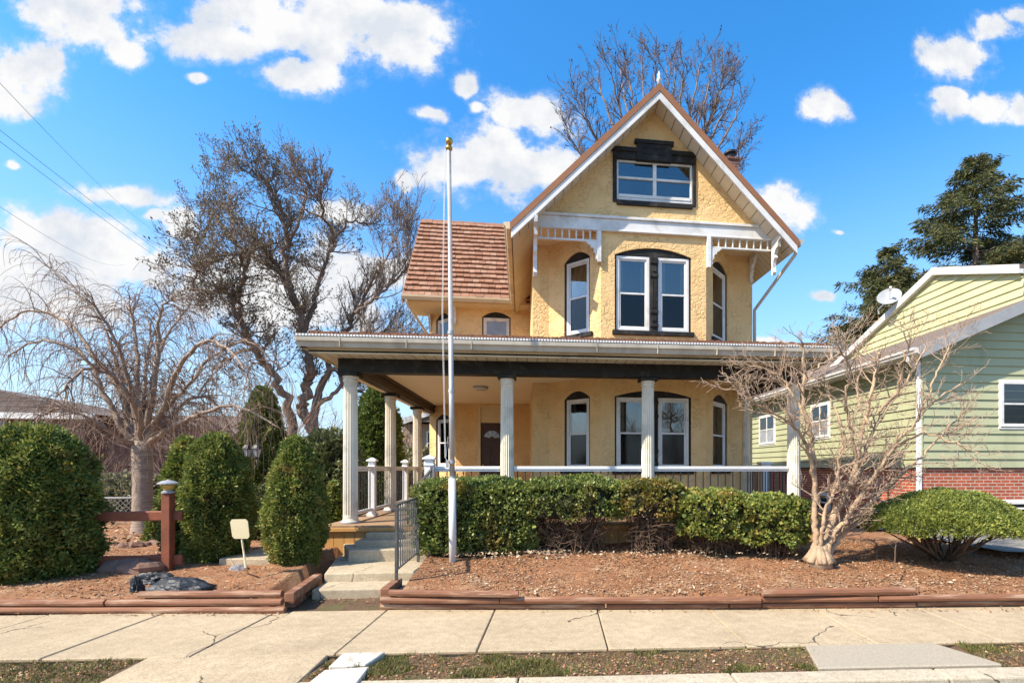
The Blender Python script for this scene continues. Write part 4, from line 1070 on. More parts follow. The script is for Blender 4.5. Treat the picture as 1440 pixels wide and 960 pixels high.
tb = MB(); tb.box(NX0-.01, NX0+12, NY0-.01, 26, EYE-.03, EYE-.002); tb.build('belt_trim', M['darktwig'], gh)
r_sl = .43
frontp = lambda z: (0, 12) if z <= zE else ((z-zE)/r_sl, 12)
siding(ff, frontp, EYE, zE+2.4, M['sidingA'], .19)
fw_ = MB(ff); fw_.add([(0,.02,zE),(5.6,.02,zE+5.6*r_sl),(11.2,.02,zE)], [(0,1,2)]); fw_.build('gable_wall', M['sidingA'], gh)
siding(fsd, lambda z: (0, SL_), EYE, zE+.02, M['sidingA'], .19)
# front gable roof
ro_ = MB(); ov = .42
for sd, xr_ in ((1, 5.6),):
    x0 = NX0-.38; z0 = zE - .38*r_sl; xt, ztp = NX0+5.6, zE+5.6*r_sl
    ro_.hexa([(x0, NY0-ov, z0), (xt, NY0-ov, ztp), (xt, 26.3, ztp), (x0, 26.3, z0)], [(x0, NY0-ov, z0+.1), (xt, NY0-ov, ztp+.1), (xt, 26.3, ztp+.1), (x0, 26.3, z0+.1)])
    ro_.hexa([(xt, NY0-ov, ztp), (xt+6, NY0-ov, zE-.1), (xt+6, 26.3, zE-.1), (xt, 26.3, ztp)], [(xt, NY0-ov, ztp+.1), (xt+6, NY0-ov, zE), (xt+6, 26.3, zE), (xt, 26.3, ztp+.1)])
ro_.build('roof', M['oldroof'], gh)
rk = MB(); rk.hexa([(x0-.02, NY0-ov-.03, z0-.14), (xt, NY0-ov-.03, ztp-.14), (xt, NY0-ov, ztp-.14), (x0-.02, NY0-ov, z0-.14)], [(x0-.02, NY0-ov-.03, z0+.11), (xt, NY0-ov-.03, ztp+.11), (xt, NY0-ov, ztp+.11), (x0-.02, NY0-ov, z0+.11)])
rk.build('rake_board', M['greytrim'], gh)
sfm = MB(); sfm.box(x0, NX0, NY0-ov, 26.2, z0-.03, z0-.005); sfm.build('soffit', M['white'], gh)
g = MB(); gutter(g, x0, NY0-ov+.05, x0, 26.3, z0+.1, .12, -1); g.build('gutter', M['white'], gh)
ds = MB(); ds.box(NX0-.09, NX0-.01, NY0+.0, NY0+.07, .2, z0-.1); ds.tube([(x0-.05, NY0-.1, z0), (x0-.03, NY0-.08, z0-.12), (NX0-.06, NY0+.03, z0-.3)], .04, 8); ds.build('downspout', M['vinyl'], gh)
cb = MB(); cb.box(NX0-.03, NX0-.004, NY0-.03, NY0-.004, EYE, zE); cb.build('corner_board', M['sidingA'], gh)
# upper block: a gable end facing the stucco house
K2 = NX0 + 2.6
pk = WX(1318, 384, K2); bk = WX(1180, 512, K2); fr_ = WX(1440, 381, K2)
fu = Fr(K2, 30, -pi/2); lx = lambda p: 30 - p.y
s_b = (pk.z-bk.z)/(bk.y-pk.y); s_f = (pk.z-fr_.z)/(pk.y-fr_.y)
zlow = zE + .7
def up_(z): 
    return (lx(pk) - (pk.z-z)/s_b, lx(pk) + (pk.z-z)/s_f if lx(pk) + (pk.z-z)/s_f < 30-NY0-.12 else 30-NY0-.12)
siding(fu, up_, zlow, pk.z-.02, M['sidingB'], .205, lap=.03)
ub = MB(); yb2, yf2 = pk.y+(pk.z-zlow)/s_b, NY0+.12
ub.add([(K2+.02, yb2, zlow), (K2+.02, yf2, zlow), (K2+.02, yf2, pk.z-(pk.y-yf2)*s_f), (K2+.02, pk.y, pk.z), (K2+9, yb2, zlow), (K2+9, yf2, zlow), (K2+9, yf2, pk.z-(pk.y-yf2)*s_f), (K2+9, pk.y, pk.z)],
       [(0,1,2,3), (7,6,5,4), (1,5,6,2), (0,3,7,4)]); ub.build('upper_wall', M['sidingB'], gh)
ur = MB()
def rslab(ya_, za, yb_, zb, t0, t1, x0, x1): ur.hexa([(x0, ya_, za+t0), (x1, ya_, za+t0), (x1, yb_, zb+t0), (x0, yb_, zb+t0)], [(x0, ya_, za+t1), (x1, ya_, za+t1), (x1, yb_, zb+t1), (x0, yb_, zb+t1)])
zf2 = pk.z-(pk.y-yf2)*s_f; zb2 = zlow-.15
rslab(yf2, zf2, pk.y, pk.z, .06, .16, K2-.12, K2+9.2); rslab(pk.y, pk.z, yb2+.3, zb2, .06, .16, K2-.12, K2+9.2)
ur.build('roof', M['oldroof'], gh); ur = MB()
rslab(yf2, zf2, pk.y, pk.z, -.05, .15, K2-.15, K2-.12); rslab(pk.y, pk.z, yb2+.3, zb2, -.05, .15, K2-.15, K2-.12)
rslab(yf2, zf2, pk.y, pk.z, -.05, .055, K2-.119, K2-.01); rslab(pk.y, pk.z, yb2+.3, zb2, -.05, .055, K2-.119, K2-.01)
ur.build('rake_board', M['white'], gh)
# windows of the green house (twin casements with white frames)
def gwin(fr, x0, x1, z0, z1, twin=False, name='window', shade='screen'):
    w = MB(fr); sash(w, x0, x1, z0, z1, -.055, .01, .07)
    sash(w, x0-.03, x1+.03, z0-.05, z1+.03, -.04, .01, .03)
    cells = [(x0+.07, x1-.07)] if not twin else [(x0+.07, (x0+x1)/2-.02), ((x0+x1)/2+.02, x1-.07)]
    if twin: w.box((x0+x1)/2-.02, (x0+x1)/2+.02, -.05, .01, z0+.07, z1-.07)
    mid = (z0+z1)/2
    for a, b in cells: w.box(a, b, -.045, .01, mid-.02, mid+.02)
    bk = MB(fr); bk.box(x0+.05, x1-.05, -.024, -.02, z0+.05, z1-.05)
    o = w.build(name, M['white'], gh, bevel=.004); bk.build('blind_or_dark_backing', M['room'] if shade == 'screen' else M['drape'], o)  # drape-coloured blind, else a dark sheet with the room's dimness painted in
    for a, b in cells:
        p = MB(fr); p.box(a, b, -.03, -.027, mid+.02, z1-.07); p.build('pane', M['pane'], o)
        p = MB(fr); p.box(a, b, -.03, -.027, z0+.07, mid-.02); p.build('pane', M[shade], o)
gwin(ff, ff.x(1405), ff.x(1445), ff.z(1420, 600), ff.z(1420, 536))
gwin(ff, ff.x(1406), ff.x(1450), ff.z(1420, 725), ff.z(1420, 704))
def sx(px): p = WX(px, 657, NX0); return 26 - p.y
def szp(px, py): return WX(px, py, NX0).z
gwin(fsd, sx(1142), sx(1168), szp(1155, 615), szp(1155, 568), True, shade='curtain')
gwin(fsd, sx(1069), sx(1091), szp(1080, 624), szp(1080, 584), True, shade='curtain')
gwin(fsd, sx(1143), sx(1167), szp(1155, 718), szp(1155, 693), True)
# satellite dish
dc = WX(1250, 420, K2-.25); sd_ = thing('satellite_dish', 'grey satellite dish on the white rake of the green house', 'satellite dish', WX(1236, 442, K2-.1))
m = MB(); prof = [(.02+.33*i/8, .1*(i/8)**2) for i in range(9)] + [(.35, .115), (.33,.1)]
m.lathe(prof, 26); ax = Vector((-.45, -.75, .45)).normalized(); rot = Vector((0,0,1)).rotation_difference(ax).to_matrix().to_4x4()
m.v = [tuple(Matrix.Translation(dc) @ rot @ Vector((p[0]*1.0, p[1]*.85, p[2]))) for p in m.v]; m.build('reflector', M['solder'], sd_, smooth=True)
m = MB(); base = WX(1236, 442, K2-.1); m.tube([base, base+Vector((-.02,0,.15)), dc - ax*.05], .025, 8); m.build('mast', M['solder'], sd_)
lnb = dc + ax*.38 + Vector((0,0,.02)); m = MB(); m.tube([dc + Vector((0,0,-.25)), lnb], .012, 6); m.tube([lnb-ax*.05, lnb+ax*.08], .035, 8); m.build('feed_arm', M['vinyl'], sd_)

# ================================================================== FAR HOUSES ON THE LEFT
def simple_window(fr, par, px0, px1, py0, py1, glass='curtain'):
    x0, x1 = fr.x(px0), fr.x(px1); pm = (px0+px1)/2; z0, z1 = fr.z(pm, py1), fr.z(pm, py0)
    w = MB(fr); sash(w, x0, x1, z0, z1, -.06, .0, .08); w.box(x0+.08, x1-.08, -.05, 0, (z0+z1)/2-.03, (z0+z1)/2+.03); o = w.build('window', M['white'], par)
    p = MB(fr); p.box(x0+.08, x1-.08, -.035, -.01, z0+.08, z1-.08); p.build('pane', M[glass], o)
YB = 21.0; fb_ = Fr(0, YB, 0)
bh = thing('brick_house', 'dark red brick house with weathered grey hip roof, behind the big left shrub', 'house', (-18, YB+3, .1))
xr1 = fb_.x(158); xl = -34; ze = fb_.z(10, 583)
m = MB(); m.box(xl, fb_.x(118), YB, YB+9, -.1, ze); m.box(fb_.x(118)+.01, xr1, YB+.6, YB+8.5, -.1, fb_.z(140, 612)); m.build('wall', M['brickdark'], bh)
m = MB(); e = .5; ra, rb_ = -29.2, fb_.x(120)
zr_ = WORLD.z(0, 541, YB+4.5)
x1e = fb_.x(150)
nc = 22
for i in range(nc):                       # shingle courses on the front slope
    t0, t1 = i/nc, (i+1)/nc
    def pt_(t, side): return (xl-e if side == 0 else x1e + (ra+3.2-x1e)*t, YB-e + (4.5+e)*t, ze + (zr_-ze)*t)
    a, b, c, d = pt_(t0, 0), pt_(t0, 1), pt_(t1, 1), pt_(t1, 0)
    m.add([(a[0],a[1],a[2]+.05), (b[0],b[1],b[2]+.05), c, d, a, b], [(0,1,2,3), (4,5,1,0)])
tip = pt_(1, 1)
m.add([(x1e, YB-e, ze), (x1e, YB+9.5, ze), tip], [(0,1,2)]); m.add([(xl-e, YB+9.5, ze), (x1e, YB+9.5, ze), tip, (xl-e, YB+4.5, zr_)], [(3,2,1,0)])
m.build('roof', M['oldroof'], bh)
m = MB(); m.box(xl-e, x1e, YB-e-.05, YB-e, ze-.18, ze+.04); m.box(xl-e, x1e, YB-e, YB+.0, ze-.18, ze-.14); m.build('gutter', M['white'], bh)
simple_window(fb_, bh, -14, 10, 586, 625); simple_window(Fr(0, YB+.6, 0), bh, 119, 131, 650, 681)
YC = 27.0; fc = Fr(0, YC, 0)
h2 = thing('brick_cottage', 'low red brick house with a grey porch roof, behind the weeping cherry trunk', 'house', (-17, YC+3, .1))
m = MB(); m.box(fc.x(140), fc.x(300), YC+1.5, YC+8, -.1, fc.z(190, 610)); m.build('wall', M['brick'], h2)
m = MB(); x0_, x1_ = fc.x(152), fc.x(252)
for i in range(7):
    t0, t1 = i/7, (i+1)/7; za, zb = fc.z(200, 674), fc.z(200, 650)
    m.add([(x0_, YC-1+2.6*t0, za+(zb-za)*t0+.05), (x1_, YC-1+2.6*t0, za+(zb-za)*t0+.05), (x1_, YC-1+2.6*t1, za+(zb-za)*t1), (x0_, YC-1+2.6*t1, za+(zb-za)*t1), (x0_, YC-1+2.6*t0, za+(zb-za)*t0), (x1_, YC-1+2.6*t0, za+(zb-za)*t0)], [(0,1,2,3), (4,5,1,0)])
m.build('porch_roof', M['oldroof'], h2)
m = MB(); m.box(x0_, x1_, YC-.98, YC-.9, fc.z(200, 679), fc.z(200, 674)); m.build('fascia', M['sidingA'], h2)
m = MB(); m.box(x0_+.2, x1_-.2, YC+.9, YC+1.49, -.1, fc.z(200, 676)); m.build('porch_wall', M['sidingA'], h2)
m = MB(); za, zb = fc.z(200, 612), fc.z(200, 570); xa, xb = fc.x(135), fc.x(305)
m.add([(xa, YC+1, za), (xb, YC+1, za), (xb, YC+5, zb), (xa, YC+5, zb), (xb, YC+9, za), (xa, YC+9, za)], [(0,1,2,3), (3,2,4,5), (0,3,5), (1,4,2)]); m.build('roof', M['oldroof'], h2)
f2 = Fr(0, YC+1.5, 0)
for a, b in ((154, 160), (207, 219), (221, 236)): simple_window(f2, h2, a, b, 630, 655)
YD = 30.0; fd = Fr(0, YD, 0)
h3 = thing('tan_house', 'small tan brick house with a white gable eave, seen between the porch columns', 'house', (fd.x(585), YD+3, .1))
m = MB(); m.box(fd.x(566), fd.x(640), YD, YD+8, -.1, fd.z(600, 596)); m.build('wall', brickmat('tan_brick', (.36,.22,.14), (.3,.18,.11), (.4,.34,.28), 1.6), h3)
m = MB(); xa, xm = fd.x(564), fd.x(612); za, zb = fd.z(580, 594), fd.z(612, 578)
m.add([(xa, YD-.5, za), (xm, YD-.5, zb), (xm+(xm-xa), YD-.5, za), (xa, YD+8.5, za), (xm, YD+8.5, zb), (xm+(xm-xa), YD+8.5, za)], [(0,3,4,1), (1,4,5,2), (0,1,2)]); m.build('roof', M['oldroof'], h3)
m = MB(); m.hexa([(xa-.1, YD-.58, za-.25), (xm, YD-.58, zb-.25), (xm, YD-.5, zb-.25), (xa-.1, YD-.5, za-.25)], [(xa-.1, YD-.58, za+.1), (xm, YD-.58, zb+.1), (xm, YD-.5, zb+.1), (xa-.1, YD-.5, za+.1)]); m.build('rake_board', M['white'], h3)
simple_window(fd, h3, 600, 612, 606, 640, 'screen')

# ================================================================== OVERHEAD WIRES
wl_ = [((-40, 108), (210, 318), 11, 40, 'highest thin black overhead wire at upper left'), ((-40, 182), (330, 420), 12, 38, 'second highest overhead wire at upper left'),
       ((-40, 198), (330, 428), 12.4, 38, 'overhead wire just below the second highest one'), ((-40, 292), (150, 370), 13, 42, 'overhead wire passing in front of the white cloud at left'),
       ((-40, 322), (200, 425), 13.4, 42, 'lowest overhead wire, meeting the top of the weeping cherry')]
for a, b, d0, d1, lab in wl_:
    A, B = W(*a, d0), W(*b, d1); m = MB(); far = B + (B-A)*.6; near = A - (B-A)*.1
    m.tube([near.lerp(far, t) - Vector((0,0,.9*4*t*(1-t)-.9*.8)) for t in [i/24 for i in range(25)]], .0065, 5)
    o = m.build('overhead_wire', M['darkiron'], loc=near); props(o, lab, 'wire', 'overhead wires at upper left')
# ================================================================== PLANTS
rng = np.random.default_rng(11)
def unit(a): return a / np.maximum(np.linalg.norm(a, axis=1), 1e-9)[:, None]
def sprays(P, Nr, size, blades=4, up=.35, spread=.7, wid=.35, droop=0):
    """leaf sprays: from every point a few flat blades fan out along the normal"""
    n = len(P); out = []
    for b in range(blades):
        d = unit(Nr*rng.uniform(.4, 1.2, n)[:, None] + np.array([0, 0, up-droop]) + rng.normal(0, spread, (n, 3)))
        s = (size*rng.uniform(.55, 1.25, n))[:, None]
        sd = unit(np.cross(d, rng.normal(0, 1, (n, 3))))
        w = s*wid*rng.uniform(.7, 1.2, n)[:, None]
        base = P + rng.normal(0, 1, (n, 3))*size*.25
        mid = base + d*s*.55
        out.append(np.stack([base, mid - sd*w, base + d*s, mid + sd*w], 1))
    return np.concatenate(out)
def lump(p, f, a, seed): return 1 + a*mnoise.fractal(Vector((p[0]*f+seed*13.7, p[1]*f, p[2]*f)), .9, 2, 3)
def bush_pts(n, prof, rx, h, lumps=.1, lf=2.4, inner=.3, seed=1, ry=None, power=2.0, gap=.0):
    """points near the surface of a body of revolution; prof(t) gives the radius 0..1 at height t"""
    ry = ry or rx; P = []; Nn = []
    while len(P) < n:
        t = R.random(); r = prof(t)
        if R.random() > r + .12: continue
        a = R.uniform(0, 2*pi); ca, sa = cos(a), sin(a)
        if power != 2: k = (abs(ca)**power + abs(sa)**power)**(-1/power); ca *= k; sa *= k
        g = mnoise.noise(Vector((ca*2.2*lf*.5, sa*2.2*lf*.5, t*h*lf*1.2 + seed*5)))
        if g < -gap_thr(gap): continue
        X_, Y_, Z_ = ca*rx*r, sa*ry*r, t*h
        k = 1 + lumps*1.6*g + .13*mnoise.noise(Vector((X_*9+seed, Y_*9, Z_*7))) + .06*mnoise.noise(Vector((X_*22, Y_*22+seed, Z_*18)))
        dp = 1 if R.random() > inner else R.uniform(.72, 1)
        if R.random() < .05: dp = R.uniform(1.02, 1.16)
        dr = (prof(min(t+.03, 1)) - prof(max(t-.03, 0)))/.06
        P.append((ca*rx*r*k*dp, sa*ry*r*k*dp, t*h*(1 + (.03*g if t > .6 else 0))))
        nz = -dr*rx/h*1.0; Nn.append((ca, sa, max(min(nz, 2.5), -.4)))
    return np.array(P), unit(np.array(Nn))
def gap_thr(g): return 9 if not g else (1-g)
def core_mesh(name, prof, rx, h, par, ry=None, k=.8, power=2.0, z0=0.0, mat='core'):  # closed dark body under the leaves, painted as their shaded inside
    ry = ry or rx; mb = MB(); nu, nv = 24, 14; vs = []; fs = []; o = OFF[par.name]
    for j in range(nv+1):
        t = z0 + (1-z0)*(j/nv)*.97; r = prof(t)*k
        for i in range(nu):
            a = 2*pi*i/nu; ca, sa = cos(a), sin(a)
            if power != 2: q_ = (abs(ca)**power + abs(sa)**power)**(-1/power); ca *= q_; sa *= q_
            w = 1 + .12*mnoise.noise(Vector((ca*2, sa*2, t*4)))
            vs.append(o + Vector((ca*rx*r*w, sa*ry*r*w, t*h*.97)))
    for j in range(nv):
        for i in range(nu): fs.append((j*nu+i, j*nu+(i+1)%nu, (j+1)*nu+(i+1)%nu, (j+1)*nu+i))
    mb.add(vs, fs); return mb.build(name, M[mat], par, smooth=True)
def shrub(name, label, cat, base, prof, rx, h, n, size, mat, group=None, ry=None, blades=4, lumps=.1, lf=2.4, up=.35, spread=.6, wid=.35, k=.8, power=2.0, core=True, gap=0, seed=1, stems=6, z0=0.0, droop=0, inner=.3):
    t = thing(name, label, cat, base, group)
    P, Nn = bush_pts(n, prof, rx, h, lumps, lf, inner, seed, ry, power, gap)
    if z0: m = P[:, 2] > z0*h + rng.normal(0, .04, len(P))*h; P, Nn = P[m], Nn[m]
    Q = sprays(P, Nn, size, blades, up, spread, wid, droop) + np.array(base)
    quads('foliage', Q, M[mat], t)
    if core: core_mesh('branches', prof, rx, h, t, ry, k, power, z0)  # solid filler coloured as the shade in leaf gaps, not separate branches
    mb = MB(); b = Vector(base)
    for i in range(stems):
        a = R.uniform(0, 2*pi); rr = R.uniform(.05, .3)*rx
        mb.tube([b + Vector((cos(a)*rr*.5, sin(a)*rr*.5, -.08)), b + Vector((cos(a)*rr, sin(a)*rr, h*.15)), b + Vector((cos(a)*rr*1.5, sin(a)*rr*1.5, h*.4))], [.03, .024, .012], 6)
    mb.build('stem', M['stem'], t, smooth=True); return t
def sm(x): return max(0.0, x)
def p_oval(t): return sm(1-((t-.42)/.6)**2)**.5 if t > .42 else .62 + .38*sm(1-((t-.42)/.42)**2)
def p_dome(t): return (sm(1-((t-.3)/.7)**2.6)**.45 if t > .3 else .88+.12*t/.3)
def p_cone(t): return sm(1-t)**.62*(.75+.6*t) if t > .12 else .55 + 3.4*t*.7
def p_egg(t): return sm(1-((t-.36)/.64)**2)**.62 if t > .36 else .55 + .45*sm(1-((t-.36)/.36)**2)
def p_egg2(t): return sm(1-((t-.45)/.55)**2)**.5 if t > .45 else .66 + .34*sm(1-((t-.45)/.45)**2)
def at(px, py, z): return G(px, py, z)
GA_ = 'rounded evergreen shrubs along the sidewalk'
b = at(22, 819, .14); b.y += .25
shrub('evergreen_shrub', 'largest rounded dark evergreen shrub at the far left edge', 'shrub', b, p_dome, .57, 1.93, 13500, .06, 'arbor', GA_, lumps=.13, lf=2.6, wid=.2, k=.86, spread=.75, seed=2)
b = at(290, 797, .15); b.y += .25
shrub('evergreen_shrub', 'oval evergreen shrub right beside the fence post, behind the blank sign', 'shrub', b, p_egg2, .39, 1.88, 11000, .05, 'arbor', GA_, lumps=.17, lf=2.4, wid=.2, spread=.75, k=.84, seed=5)
b = at(406, 803, .16); b.y += .2
shrub('evergreen_shrub', 'egg shaped evergreen shrub with yellowish tips beside the steps', 'shrub', b, p_egg, .352, 1.8, 10500, .05, 'arbor', GA_, lumps=.15, lf=2.6, wid=.2, spread=.75, k=.84, seed=8)
b = W(262, 800, 7.5); b.z = .15
shrub('evergreen_shrub', 'narrow evergreen shrub tucked behind the left side of the fence post shrub', 'shrub', b, p_egg, .3, 1.85, 4200, .06, 'arbor', None, lumps=.12, wid=.22, seed=9)
b = W(370, 800, 11.0); b.z = .15
shrub('conical_evergreen', 'tall conical dark evergreen behind the two lantern lamp post', 'evergreen tree', b, p_cone, .62, 3.15, 7500, .085, 'arbor', None, lumps=.16, lf=2, seed=12)
b = W(531, 800, 14.2); b.z = .15
shrub('conical_evergreen', 'tall narrow evergreen seen between the left porch columns', 'evergreen tree', b, p_egg, .64, 3.75, 8000, .09, 'arbord', None, lumps=.12, lf=2, seed=14)
b = W(468, 800, 11.6); b.z = .1
shrub('rhododendron', 'broad leaved rhododendron left of the porch column', 'shrub', b, p_oval, .62, 2.3, 1900, .13, 'rhodo', None, blades=5, lumps=.22, wid=.2, up=.1, spread=.8, seed=15)
b = W(470, 735, 8.9); b.z = .18
shrub('small_evergreen', 'small bright green young evergreen beside the porch skirt', 'shrub', b, p_cone, .27, 1.1, 1200, .055, 'arbor', None, seed=17)
b = W(363, 700, 9.6); b.z = .18
shrub('small_evergreen', 'low light green shrub behind the lamp post foot', 'shrub', b, p_oval, .36, 1.0, 900, .07, 'rhodo', None, seed=18)
b = W(185, 715, 14.2); b.z = .1
shrub('pale_shrub', 'wide pale green shrub behind the chain link fence', 'shrub', b, p_dome, 1.15, 1.25, 1900, .13, 'pale', None, ry=.6, lumps=.2, up=.1, wid=.22, seed=19)
b = W(222, 745, 9.0); b.z = .18
shrub('small_evergreen', 'little green sprout of evergreen left of the fence post', 'shrub', b, p_cone, .22, .62, 500, .05, 'arbor', None, seed=20)
b = W(585, 690, 20); b.z = .1
shrub('pale_shrub', 'grey green shrub in front of the tan house between the columns', 'shrub', b, p_oval, 1.0, 2.2, 1500, .16, 'pale', None, lumps=.25, seed=22)

# ---- hedge in front of the porch
HG = 'clipped hedge shrubs in front of the porch'
def twiggy(mb, base, rx, ry, h, n, z_top=.8, r0=.012, spread=1.0):
    b = Vector(base)
    for i in range(int(n*.6)):
        a = R.uniform(0, 2*pi); s = sqrt(R.random())*.35
        p = b + Vector((cos(a)*rx*s*1.9, sin(a)*ry*s*1.6, -.05)); e = b + Vector((cos(a + R.gauss(0,.7))*rx*R.uniform(.25, 1.0)*spread, sin(a)*ry*R.uniform(.25, .95)*spread, h*R.uniform(.5, z_top)))
        k1 = p.lerp(e, .35) + Vector((R.uniform(-.06,.06), R.uniform(-.06,.06), h*.08)); k2 = p.lerp(e, .7) + Vector((R.uniform(-.08,.08), R.uniform(-.08,.08), h*.06))
        r = r0*R.uniform(.5, 1.2); mb.tube([p, k1, k2, e], [r, r*.8, r*.55, r*.3], 5)
        for j in range(11):
            q0 = p.lerp(e, R.uniform(.2, 1)); q1 = q0 + Vector((R.uniform(-.2,.2), R.uniform(-.2,.16), R.uniform(-.08,.12))); mb.tube([q0, q1, q1 + Vector((R.uniform(-.14,.14), R.uniform(-.14,.14), R.uniform(-.08,.12)))], [r*.45, r*.3, r*.2], 4)
def hedge(label, px0, px1, d, pyt, z0, n, size, mat, ry, seed, bare, nst, power=3.2, blades=4, wid=.35, k=.86, sub=0, lumps=.13):
    a, b = W(px0, 700, d), W(px1, 700, d); c = (a+b)/2; rx = (b-a).length/2; c.z = .3
    h = EYE - (pyt-HY)/F*d - c.z
    t = thing('hedge_shrub', label, 'shrub', c, HG)
    def prof(u): return (sm(1-((u-.62)/.38)**4)**.4 if u > .62 else (.93+.07*u/.62))
    P, Nn = bush_pts(n, prof, rx, h, lumps, 3.0, .4, seed, ry, power)
    lo = bare - .03 + .22*np.array([mnoise.noise(Vector((p[0]*3+seed, p[1]*2, 0))) for p in P]) if bare else np.full(len(P), .03)
    keep = P[:, 2]/h > lo; P, Nn = P[keep], Nn[keep]
    top = np.linspace(-1, 1, 40)
    ntop = int(n*.5); px_ = rng.uniform(-1, 1, ntop); py_ = rng.uniform(-1, 1, ntop); kk = (np.abs(px_)**power + np.abs(py_)**power) < .92
    px_, py_ = px_[kk], py_[kk]
    T = np.stack([px_*rx, py_*ry, h*(.97 - .12*(np.abs(px_)**power+np.abs(py_)**power)) + np.array([.07*h*mnoise.noise(Vector((x*rx*2.2+seed, y*2, 1))) for x, y in zip(px_, py_)])], 1)
    P = np.concatenate([P, T]); Nn = np.concatenate([Nn, np.tile([[0, -.15, 1.0]], (len(T), 1))])
    quads('foliage', sprays(P, unit(Nn), size, blades, .25, .65, wid) + np.array(c), M[mat], t)
    core_mesh('branches', prof, rx, h, t, ry, k, power, bare if bare else 0.0)  # filler body carrying the hedge's inner darkness in its colour
    mb = MB(); twiggy(mb, c, rx, ry, h, nst); mb.build('stem', M['stem'], t); return t
hedge('dense dark green clipped shrub at the left end of the hedge, behind the flagpole', 592, 748, 7.42, 673, .3, 10000, .047, 'yew', .42, 31, 0, 40, 3.6)
hedge('hedge shrub with bare lower twigs behind the hedge gap, between the two middle porch columns', 738, 876, 7.5, 671, .3, 5600, .047, 'yew', .40, 33, .50, 90, 3.2)
hedge('golden tipped hedge shrub with bare twigs below the third porch column', 868, 962, 7.5, 675, .3, 2400, .056, 'gold_leaf', .38, 36, .56, 110, 3.0)
hedge('broad leaved light green shrub right of the golden hedge shrub', 950, 1052, 7.45, 690, .3, 2900, .056, 'euon', .42, 39, .30, 110, 2.6, wid=.42)
hedge('broad leaved rounded shrub at the right end of the hedge, left of the bare tree', 1036, 1130, 7.4, 697, .3, 2700, .056, 'euon', .45, 41, .28, 90, 2.3, wid=.42)

# ---- clipped mound on bare stems
c = at(1336, 782, .31); c.y += .1
t = thing('mound_shrub', 'wide clipped mushroom shaped evergreen on dark bare stems', 'shrub', c)
dm = (c - Vector((0,0,EYE))).dot(Vector((sin(TH), cos(TH), 0))); rx = 108/F*dm; zl = EYE - (752-HY)/F*(dm-.75*rx) - c.z; zt_ = EYE - (690-HY)/F*dm - c.z
P = []; Nn = []
while len(P) < 17000:
    a = R.uniform(0, 2*pi); r = sqrt(R.random()); 
    if R.random() < .35: r = R.uniform(.8, 1)
    ca, sa = cos(a)*r, sin(a)*r
    g = mnoise.noise(Vector((ca*3, sa*3, 4)))
    hh = (1-r**2.0)**.75
    u = R.random()**.5 if r < .85 else R.random()
    z = zl + (zt_-zl)*(hh*(u if R.random() < .3 else 1)) + .05*g + (R.uniform(-.05, .03) if r > .85 else 0)
    P.append((ca*rx*(1+.05*g), sa*rx*.8*(1+.05*g), z)); Nn.append((ca*r*.8, sa*r*.8, .75*hh+.15))
P = np.array(P); quads('foliage', sprays(P, unit(np.array(Nn)), .04, 4, .2, .5, .26) + np.array(c), M['mound'], t)
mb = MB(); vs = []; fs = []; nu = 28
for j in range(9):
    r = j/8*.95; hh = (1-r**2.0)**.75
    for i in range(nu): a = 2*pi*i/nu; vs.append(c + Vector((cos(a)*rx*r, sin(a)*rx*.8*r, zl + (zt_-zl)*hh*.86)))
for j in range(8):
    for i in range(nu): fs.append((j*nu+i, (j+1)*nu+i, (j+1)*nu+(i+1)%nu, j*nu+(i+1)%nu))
fs.append(tuple(8*nu+i for i in range(nu))); mb.add(vs, fs); mb.build('branches', M['core'], t, smooth=True)  # dark dome under the mound's leaves, its shade painted in
mb = MB()
for i in range(34):
    a = R.uniform(0, 2*pi); rr = R.uniform(.2, .85); s = R.uniform(.02, .14)
    e = Vector((cos(a)*rx*rr, sin(a)*rx*.75*rr, zl+.04)); p = Vector((cos(a)*s, sin(a)*s, -.06)); k1 = p.lerp(e, .4) + Vector((R.uniform(-.05,.05), R.uniform(-.05,.05), -.03)); k2 = p.lerp(e, .75) + Vector((R.uniform(-.06,.06), 0, R.uniform(-.05,.04)))
    r0 = R.uniform(.012, .026); mb.tube([c+p, c+k1, c+k2, c+e], [r0, r0*.8, r0*.6, r0*.4], 6)
    for j in range(3):
        q0 = k1.lerp(e, R.uniform(.1,.9)); mb.tube([c+q0, c+q0+Vector((R.uniform(-.2,.2), R.uniform(-.2,.2), R.uniform(.05,.15)))], [r0*.4, r0*.2], 4)
mb.build('stem', M['stem'], t, smooth=True)

